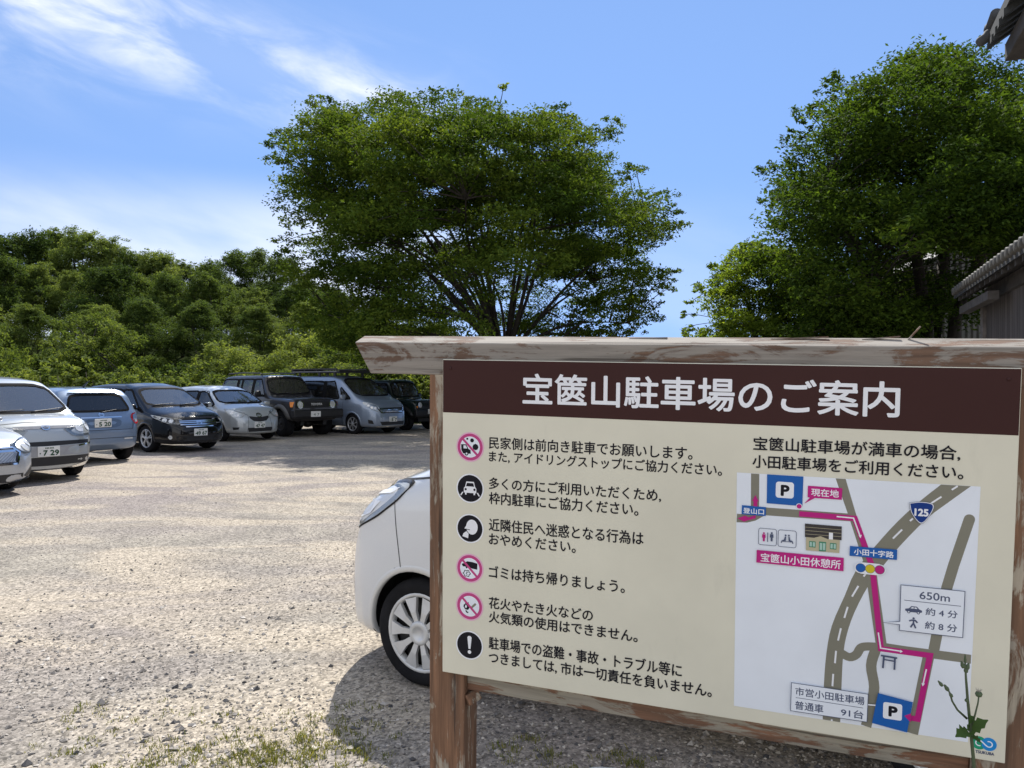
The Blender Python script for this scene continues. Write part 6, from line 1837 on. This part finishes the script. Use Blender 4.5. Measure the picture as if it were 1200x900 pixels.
def build_house():
    # low wing: eave runs away from the viewer; local x along the eave, +y into the house
    root = empty('old_house')
    m = frame((5.99, 9.0, 0), (0.378, 0.926))
    root.matrix_world = m
    tag(root, 'old dark timber house with grey tiled eaves at the right edge', 'house')
    L0, L1 = -0.4, 5.35
    ez = 3.18
    wall = boards_mat('dark_plank_wall', (0.055, 0.048, 0.046), (0.115, 0.102, 0.098), 0, 6.0)
    b = MB(); b.box((L0 + .1, 0.42, 0), (5.0, 0.54, 3.22)); b.box((4.88, 0.54, 0), (5.0, 5.5, 3.22)); b.box((L0 + .1, 0.54, 0), (L0 + .22, 5.5, 2.95)); b.box((L0 + .22, 5.38, 0), (4.88, 5.5, 2.95))
    b.build('wall', wall, root)
    # corner post, sill beam, window
    b = MB(); b.box((4.80, 0.36, 0), (5.02, 0.417, 2.9)); b.build('corner_post', plain('grey_post', (0.15, 0.135, 0.125), .85, var=.35), root)
    b = MB(); b.box((4.35, 0.39, 1.55), (4.72, 0.415, 2.05)); w = b.build('window', M['black'], root)
    b = MB(); b.box((4.39, 0.383, 1.6), (4.68, 0.388, 2.0)); b.build('pane', M['glass'], w)
    # roof: sloping slab and rows of round tiles, ends showing along the eave
    sl = math.tan(R(27))
    n0 = MB()
    n0.add([(L0, 0, ez), (L1, 0, ez), (L1, 3.2, ez + 3.2 * sl), (L0, 3.2, ez + 3.2 * sl), (L0, 0, ez - .07), (L1, 0, ez - .07), (L1, 3.2, ez + 3.2 * sl - .07), (L0, 3.2, ez + 3.2 * sl - .07)],
           [(0, 1, 2, 3), (7, 6, 5, 4), (0, 4, 5, 1), (1, 5, 6, 2), (2, 6, 7, 3), (3, 7, 4, 0)])
    n0.add([(L0, 6.4, ez), (L1, 6.4, ez), (L1, 3.2, ez + 3.2 * sl + .003), (L0, 3.2, ez + 3.2 * sl + .003)], [(0, 3, 2, 1)])
    for x in np.arange(L0 + .12, L1, .245):
        n0.tube([(x, -.03, ez + .035), (x, 3.15, ez + 3.15 * sl + .035)], .062, 8)
    rf = n0.build('roof', TILE, root)
    for x in np.arange(L0 + .12, L1, .245):
        MB().lathe([(0, -.045), (.05, -.045), (.066, -.04), (.070, -.02), (.070, .06)], 14, 'y', 0, (x, -.02, ez + .04)).build('eave_tile', PALETILE, rf)
    # rafters under the eave and the pole plate
    b = MB()
    for x in np.arange(L0 + .2, L1 - .1, .40): 
        b.add([(x, .03, ez - .072), (x + .06, .03, ez - .072), (x + .06, .8, ez + .77 * sl - .072), (x, .8, ez + .77 * sl - .072), (x, .03, ez - .14), (x + .06, .03, ez - .14), (x + .06, .8, ez + .77 * sl - .14), (x, .8, ez + .77 * sl - .14)],
              [(0, 1, 2, 3), (7, 6, 5, 4), (0, 4, 5, 1), (1, 5, 6, 2), (3, 2, 6, 7), (0, 3, 7, 4)])
    b.build('rafter', OLDWOOD, root)['kind'] = 'stuff'
    MB().box((L0, .36, 2.96), (5.3, .53, 3.12)).build('pole_plate', OLDWOOD, root)
    MB().box((2.8, .10, 2.84), (5.45, .25, 2.97)).build('eave_beam', plain('weathered_beam', (.085, .078, .074), .85, var=.3), root)
    # high main roof whose gable corner comes into the picture at the top right
    C = Vector(px(1158, 41, 8.0)); e = Vector((.378, .926, 0)); q = Vector((.926, -.378, 0))
    inv = root.matrix_world.inverted()
    hi = Vector(inv @ C)
    s2 = math.tan(R(33))
    b = MB(); T = 0.10
    Lb = 4.5
    def rp(u, v, dz=0): return (hi.x - u, hi.y + v, hi.z + v * s2 + dz)      # u toward the viewer along the eave, v up the slope
    b.add([rp(0, 0), rp(Lb, 0), rp(Lb, 3.4), rp(0, 3.4), rp(0, 0, -T), rp(Lb, 0, -T), rp(Lb, 3.4, -T), rp(0, 3.4, -T)], [(0, 3, 2, 1), (4, 5, 6, 7), (0, 1, 5, 4), (1, 2, 6, 5), (2, 3, 7, 6), (3, 0, 4, 7)])
    # soffit boards and bargeboards
    for k, u in enumerate((.05, .22, .40, .58, .80)):
        b.add([rp(u, -.02, -T - .002), rp(u + .07, -.02, -T - .002), rp(u + .07, 3.3, -T - .002), rp(u, 3.3, -T - .002), rp(u, -.02, -T - .07), rp(u + .07, -.02, -T - .07), rp(u + .07, 3.3, -T - .07), rp(u, 3.3, -T - .07)],
              [(4, 5, 6, 7), (0, 4, 7, 3), (1, 2, 6, 5), (0, 1, 5, 4)])
    b.add([(hi.x - Lb, hi.y + 6.8, hi.z), (hi.x, hi.y + 6.8, hi.z), rp(0, 3.4, .003), rp(Lb, 3.4, .003)], [(0, 1, 2, 3)])
    hr = b.build('main_roof', plain('weathered_soffit', (.04, .044, .044), .85, var=.35), root)
    for k in range(26):
        c = rp(-.045, .03 + .125 * k, .055)
        vt = MB().lathe([(0, -.06), (.03, -.058), (.05, -.045), (.064, -.01), (.066, .03), (.055, .05), (.055, .30), (0, .30)], 14, 'x').build('verge_tile', TILE, hr)
        vt.matrix_local = Matrix.Translation(c) @ Matrix.Rotation(R(180), 4, 'Z') @ Matrix.Rotation(R(-6), 4, 'Y')
    ct = MB().lathe([(0, -.10), (.035, -.095), (.052, -.07), (.050, -.01), (.066, .02), (.062, .2)], 14, 'y').build('corner_tile', TILE, hr)
    ct.matrix_local = Matrix.Translation(rp(.02, -.02, -.02)) @ Matrix.Rotation(R(33), 4, 'X')
    # gable purlin
    P = Vector(inv @ Vector(px(1180, 62, 7.9)))
    b = MB().box((P.x - 3, P.y - .02, P.z - .09), (P.x, P.y + .17, P.z + .09)); bevel(b.build('purlin', OLDWOOD, root), .01, 2)
    # main wall under it, beyond the right edge of the view
    b = MB().box((hi.x - Lb + .3, hi.y + 1.45, 0), (hi.x - .75, hi.y + 5.6, hi.z + .7)); b.build('main_wall', wall, root)


def build_shed():
    root = empty('shed', (0, 0, 0)); d = 23.5
    tag(root, 'pale corrugated shed half hidden behind the tall dark tree', 'shed')
    x0, x1 = px(1062, 450, d)[0], px(1330, 450, d)[0]
    root.location = (x0, d, 0)
    W = x1 - x0; ze, zr = EYE + (450 - 318) / 902 * d, EYE + (450 - 250) / 902 * d
    b = MB(); N = 120
    xm = W / 2
    top = lambda x: ze + (zr - ze) * (1 - abs(x - xm) / xm)
    vs, fs = [], []
    for i in range(N + 1):
        x = W * i / N; y = 0.018 * math.sin(i * math.pi / 1.5)
        vs += [(x, y, 0), (x, y, top(x) - .05)]
    fs = [(2 * i, 2 * i + 2, 2 * i + 3, 2 * i + 1) for i in range(N)]
    b.add(vs, fs); b.box((0, .05, 0), (.05, 5, ze - .05)); b.box((W - .05, .05, 0), (W, 5, ze - .05)); b.box((.05, 4.95, 0), (W - .05, 5, ze - .05))
    b.build('wall', corr_mat('corrugated_sheet', (0.05, 0.056, 0.05), (0.085, 0.085, 0.078)), root)
    b = MB()
    for (a, z0, c, z1) in ((-.3, ze - .1, xm, zr + .02), (xm, zr + .02, W + .3, ze - .1)):
        b.add([(a, -.35, z0), (c, -.35, z1), (c, 5.3, z1), (a, 5.3, z0), (a, -.35, z0 - .16), (c, -.35, z1 - .16), (c, 5.3, z1 - .16), (a, 5.3, z0 - .16)], [(0, 1, 2, 3), (7, 6, 5, 4), (0, 4, 5, 1), (2, 6, 7, 3), (1, 5, 6, 2), (0, 3, 7, 4)])
    b.build('roof', plain('shed_roof_metal', (.05, .048, .046), .6), root)


def leaf_blade(b, base, d, up, L, W, n=5, fold=0.2, droop=0.3, mi=0):
    d = Vector(d).normalized(); up = Vector(up).normalized(); s = d.cross(up).normalized(); up = s.cross(d)
    vs = []; fs = []
    for i in range(n + 1):
        t = i / n
        w = W * (math.sin(math.pi * (0.12 + 0.86 * t)) ** 0.9) * (1 + 0.25 * ((i % 2) * 2 - 1) * (0 < i < n))
        c = Vector(base) + d * L * t - up * droop * L * t * t
        vs += [c - s * w / 2 + up * fold * w, c, c + s * w / 2 + up * fold * w]
    for i in range(n): fs += [(3 * i, 3 * i + 1, 3 * i + 4, 3 * i + 3), (3 * i + 1, 3 * i + 2, 3 * i + 5, 3 * i + 4)]
    b.add(vs, fs, mi, True)


def build_weed():
    """sow thistle growing up in front of the board"""
    d = 1.80
    at = lambda x, y, dd=0: Vector(px(x, y, d + dd))
    g = at(1146, 900); root = tag(empty('wild_plant', (g.x + .01, d, 0)), 'thin sow thistle with buds growing in front of the board', 'plant')
    st = plain('weed_stem', (.060, .085, .040), .6, var=.3)
    lf = leaf_mat('weed_leaf', [(0, (.055, .105, .035)), (1, (.10, .16, .05))], .3)
    bd = plain('weed_bud', (.065, .095, .045), .7, var=.3); fl = plain('seed_head', (.45, .43, .36), .9)
    o = Vector(root.location)
    L = lambda p: p - o
    def tube(pts, r, name='stem'): return MB().tube([L(p) for p in pts], r, 7).build(name, st, root)
    stem_pts = [Vector((o.x, d, 0)), Vector((o.x - .005, d, .3))] + [at(x, y) for x, y in ((1141, 892), (1137.5, 855), (1134, 820), (1132, 795), (1131, 775))]
    tube(stem_pts, [.0055, .005, .0040, .0036, .0032, .0026, .002])
    tube([at(1133, 842), at(1122, 832), at(1116, 822), at(1113, 812), at(1108, 803)], [.0028, .0024, .0022, .002, .0016], 'side_stem')
    tube([at(1139, 850), at(1143, 836), at(1146, 824), at(1147, 816)], [.0026, .002, .0018, .0016], 'side_stem')
    def bud(x, y, r, l, tilt=0):
        m = MB(); m.lathe([(0, -l * .5), (r * .8, -l * .4), (r, -l * .1), (r * .6, l * .25), (r * .3, l * .5), (0, l * .52)], 10, 'z')
        q = m.build('bud', bd, root); q.location = L(at(x, y)); q.rotation_euler = (0, R(tilt), 0)
    for x, y, r, l, t in ((1131, 772, .003, .022, 0), (1128, 779, .0052, .018, -20), (1134, 781, .005, .017, 20), (1132, 785, .005, .014, 0), (1102, 801, .0042, .017, -40), (1109, 806, .0048, .018, -35), (1114, 814, .0042, .014, -30), (1133, 820, .0042, .012, 25)): bud(x, y, r, l, t)
    m = MB(); m.lathe([(0, -.009), (.006, -.006), (.008, 0), (.006, .004), (0, .005)], 12, 'z'); q = m.build('flower_head', bd, root); q.location = L(at(1147, 813))
    m = MB(); rr = random.Random(2)
    for k in range(34):
        a = rr.uniform(0, 6.28); v = Vector((math.cos(a) * rr.uniform(.2, .8), math.sin(a) * rr.uniform(.2, .8), 1)).normalized() * rr.uniform(.008, .015)
        m.tube([(0, 0, .002), v], [.0005, .0003], 4)
    m.build('bristles', fl, q)
    def leaf(ps, dirv, Ln, W, nm='leaf', droop=.3, up=(0, -.5, .8)):
        b = MB(); leaf_blade(b, L(ps), dirv, up, Ln, W, 7, .22, droop); b.build(nm, lf, root)
    leaf(at(1136, 858), (.55, -.4, .75), .052, .030, droop=.1)
    leaf(at(1135, 858), (-.65, -.35, .10), .040, .030, droop=.3)
    leaf(at(1138, 862), (.35, -.6, -.15), .024, .014, droop=.2)
    leaf(at(1134, 852), (-.1, -.4, .9), .040, .026, droop=.05)
    leaf(Vector((o.x, d, .25)), (.7, -.3, .4), .07, .022); leaf(Vector((o.x, d, .18)), (-.7, -.2, .4), .07, .022); leaf(Vector((o.x, d, .08)), (-.3, -.6, .4), .12, .04)


def build_small():
    # pale rounded stone whose top shows at the bottom edge
    bm = bmesh.new(); bmesh.ops.create_icosphere(bm, subdivisions=4, radius=1)
    rr = random.Random(5)
    from mathutils import noise
    for v in bm.verts:
        n = noise.noise(v.co * 1.3) * .10 + noise.noise(v.co * 4) * .02
        v.co = Vector((v.co.x * .20, v.co.y * .15, (max(-.4, v.co.z) if v.co.z < .75 else .75 + (v.co.z - .75) * .3) * .165)) * (1 + n)
    me = bpy.data.meshes.new('stone'); bm.to_mesh(me); bm.free()
    for p in me.polygons: p.use_smooth = True
    t = NT('pale_stone'); t.base(t.ramp(t.noise(t.coord(), 14, 7), [(.3, (.40, .42, .44)), (.7, (.60, .62, .64))])); t.setv(Roughness=.55); t.bump(t.noise(t.coord(), 60, 4), .3, .004); me.materials.append(t.m)
    o = bpy.data.objects.new('stone', me); COL.objects.link(o); p = px(712, 900, 2.72); o.location = (p[0], 2.72, .045)
    tag(o, 'smooth pale stone on the ground below the notice board', 'stone')
    # gravel and grass near the viewer
    r = np.random.default_rng(77)
    N = 120000
    y = 2.0 + 12.0 * r.uniform(0, 1, N) ** 1.7
    x = (r.uniform(-0.75, 0.55, N)) * y
    # thin out in patches
    pn = np.array([noise.noise(Vector((a * .8, b * .8, 3))) for a, b in zip(x, y)])
    k = r.uniform(0, 1, N) < np.clip(.45 + pn * 1.3, .08, 1)
    x, y = x[k], y[k]; n = len(x)
    s = np.minimum(.022, .0028 + r.gamma(1.1, .0027, n)) * np.clip(4.2 / y, .45, 1.0) * np.clip(y / 3, .8, 1.1)
    unit = np.array([(1, 0, 0), (0, 1, 0), (-1, 0, 0), (0, -1, 0), (0, 0, 1), (0, 0, -1)], float)
    fc = np.array([(0, 1, 4), (1, 2, 4), (2, 3, 4), (3, 0, 4), (1, 0, 5), (2, 1, 5), (3, 2, 5), (0, 3, 5)])
    u = unit[None] * (s[:, None, None] * r.uniform(.55, 1.35, (n, 6, 1)))
    u += r.normal(0, .18, (n, 6, 3)) * s[:, None, None]
    u[:, :, 2] *= .62
    a = r.uniform(0, 6.28, n); ca, sa = np.cos(a)[:, None], np.sin(a)[:, None]
    ux = u[:, :, 0] * ca - u[:, :, 1] * sa; uy = u[:, :, 0] * sa + u[:, :, 1] * ca
    V = np.stack([ux + x[:, None], uy + y[:, None], u[:, :, 2] + (s * .18)[:, None]], 2)
    tri = V[:, fc].reshape(-1, 3)
    t = NT('pebbles'); at = t.n('ShaderNodeAttribute', attribute_name='rnd')
    t.base(t.ramp(at.outputs['Fac'], [(0, (.045, .045, .05)), (.3, (.14, .133, .13)), (.65, (.29, .262, .232)), (1, (.55, .51, .46))])); t.setv(Roughness=.85)
    me = quads_mesh('gravel', tri, n * 8, [t.m], rnd=np.repeat(r.uniform(0, 1, n), 8), k=3)
    o = bpy.data.objects.new('gravel', me); COL.objects.link(o); tag(o, 'loose grey stones scattered over the parking lot', 'gravel', kind='stuff')
    # sparse grass tufts
    tufts = []
    mats = [(r.uniform(-1.75, -.72), r.uniform(2.75, 3.45), r.uniform(.08, .22)) for _ in range(13)] + [(r.uniform(-.1, .9), r.uniform(2.75, 3.3), r.uniform(.08, .18)) for _ in range(6)]
    for mx_, my_, mr in mats:
        for _ in range(int(105 * mr)):
            a_ = r.uniform(0, 6.28); f_ = r.uniform(0, 1) ** .6 * mr
            tufts.append((mx_ + f_ * 1.5 * math.cos(a_), my_ + f_ * math.sin(a_), r.uniform(.35, .75)))
    for _ in range(120): tufts.append((r.uniform(-2.1, -.5), r.uniform(2.65, 3.8), r.uniform(.3, .6)))
    for _ in range(16): tufts.append((r.normal(-.10, .05), r.normal(2.62, .05), r.uniform(.9, 1.4)))
    Vq, Kq = [], []
    for X, Y, sc_ in tufts:
        m = int(34 * sc_); base = r.normal(0, .022, (m, 2)) + (X, Y)
        h = r.uniform(.012, .045, m) * sc_; an = r.uniform(0, 6.28, m); le = r.uniform(.2, .9, m) * h
        w = .0022; dx, dy = np.cos(an), np.sin(an)
        v = np.zeros((m, 4, 3))
        v[:, 0] = np.stack([base[:, 0] - dy * w, base[:, 1] + dx * w, np.zeros(m)], 1); v[:, 1] = np.stack([base[:, 0] + dy * w, base[:, 1] - dx * w, np.zeros(m)], 1)
        v[:, 2] = np.stack([base[:, 0] + dx * le * .5 + dy * w * .7, base[:, 1] + dy * le * .5 - dx * w * .7, h * .7], 1); v[:, 3] = np.stack([base[:, 0] + dx * le, base[:, 1] + dy * le, h], 1)
        Vq.append(v); Kq.append(np.clip(r.normal(.55, .2, m), 0, 1))
    V = np.concatenate(Vq); me = quads_mesh('grass', V.reshape(-1, 3), len(V), [M['grass']], rnd=np.concatenate(Kq))
    o = bpy.data.objects.new('grass', me); COL.objects.link(o); tag(o, 'sparse short grass growing through the gravel', 'grass', kind='stuff')


build_house()
build_shed()
build_weed()
build_small()
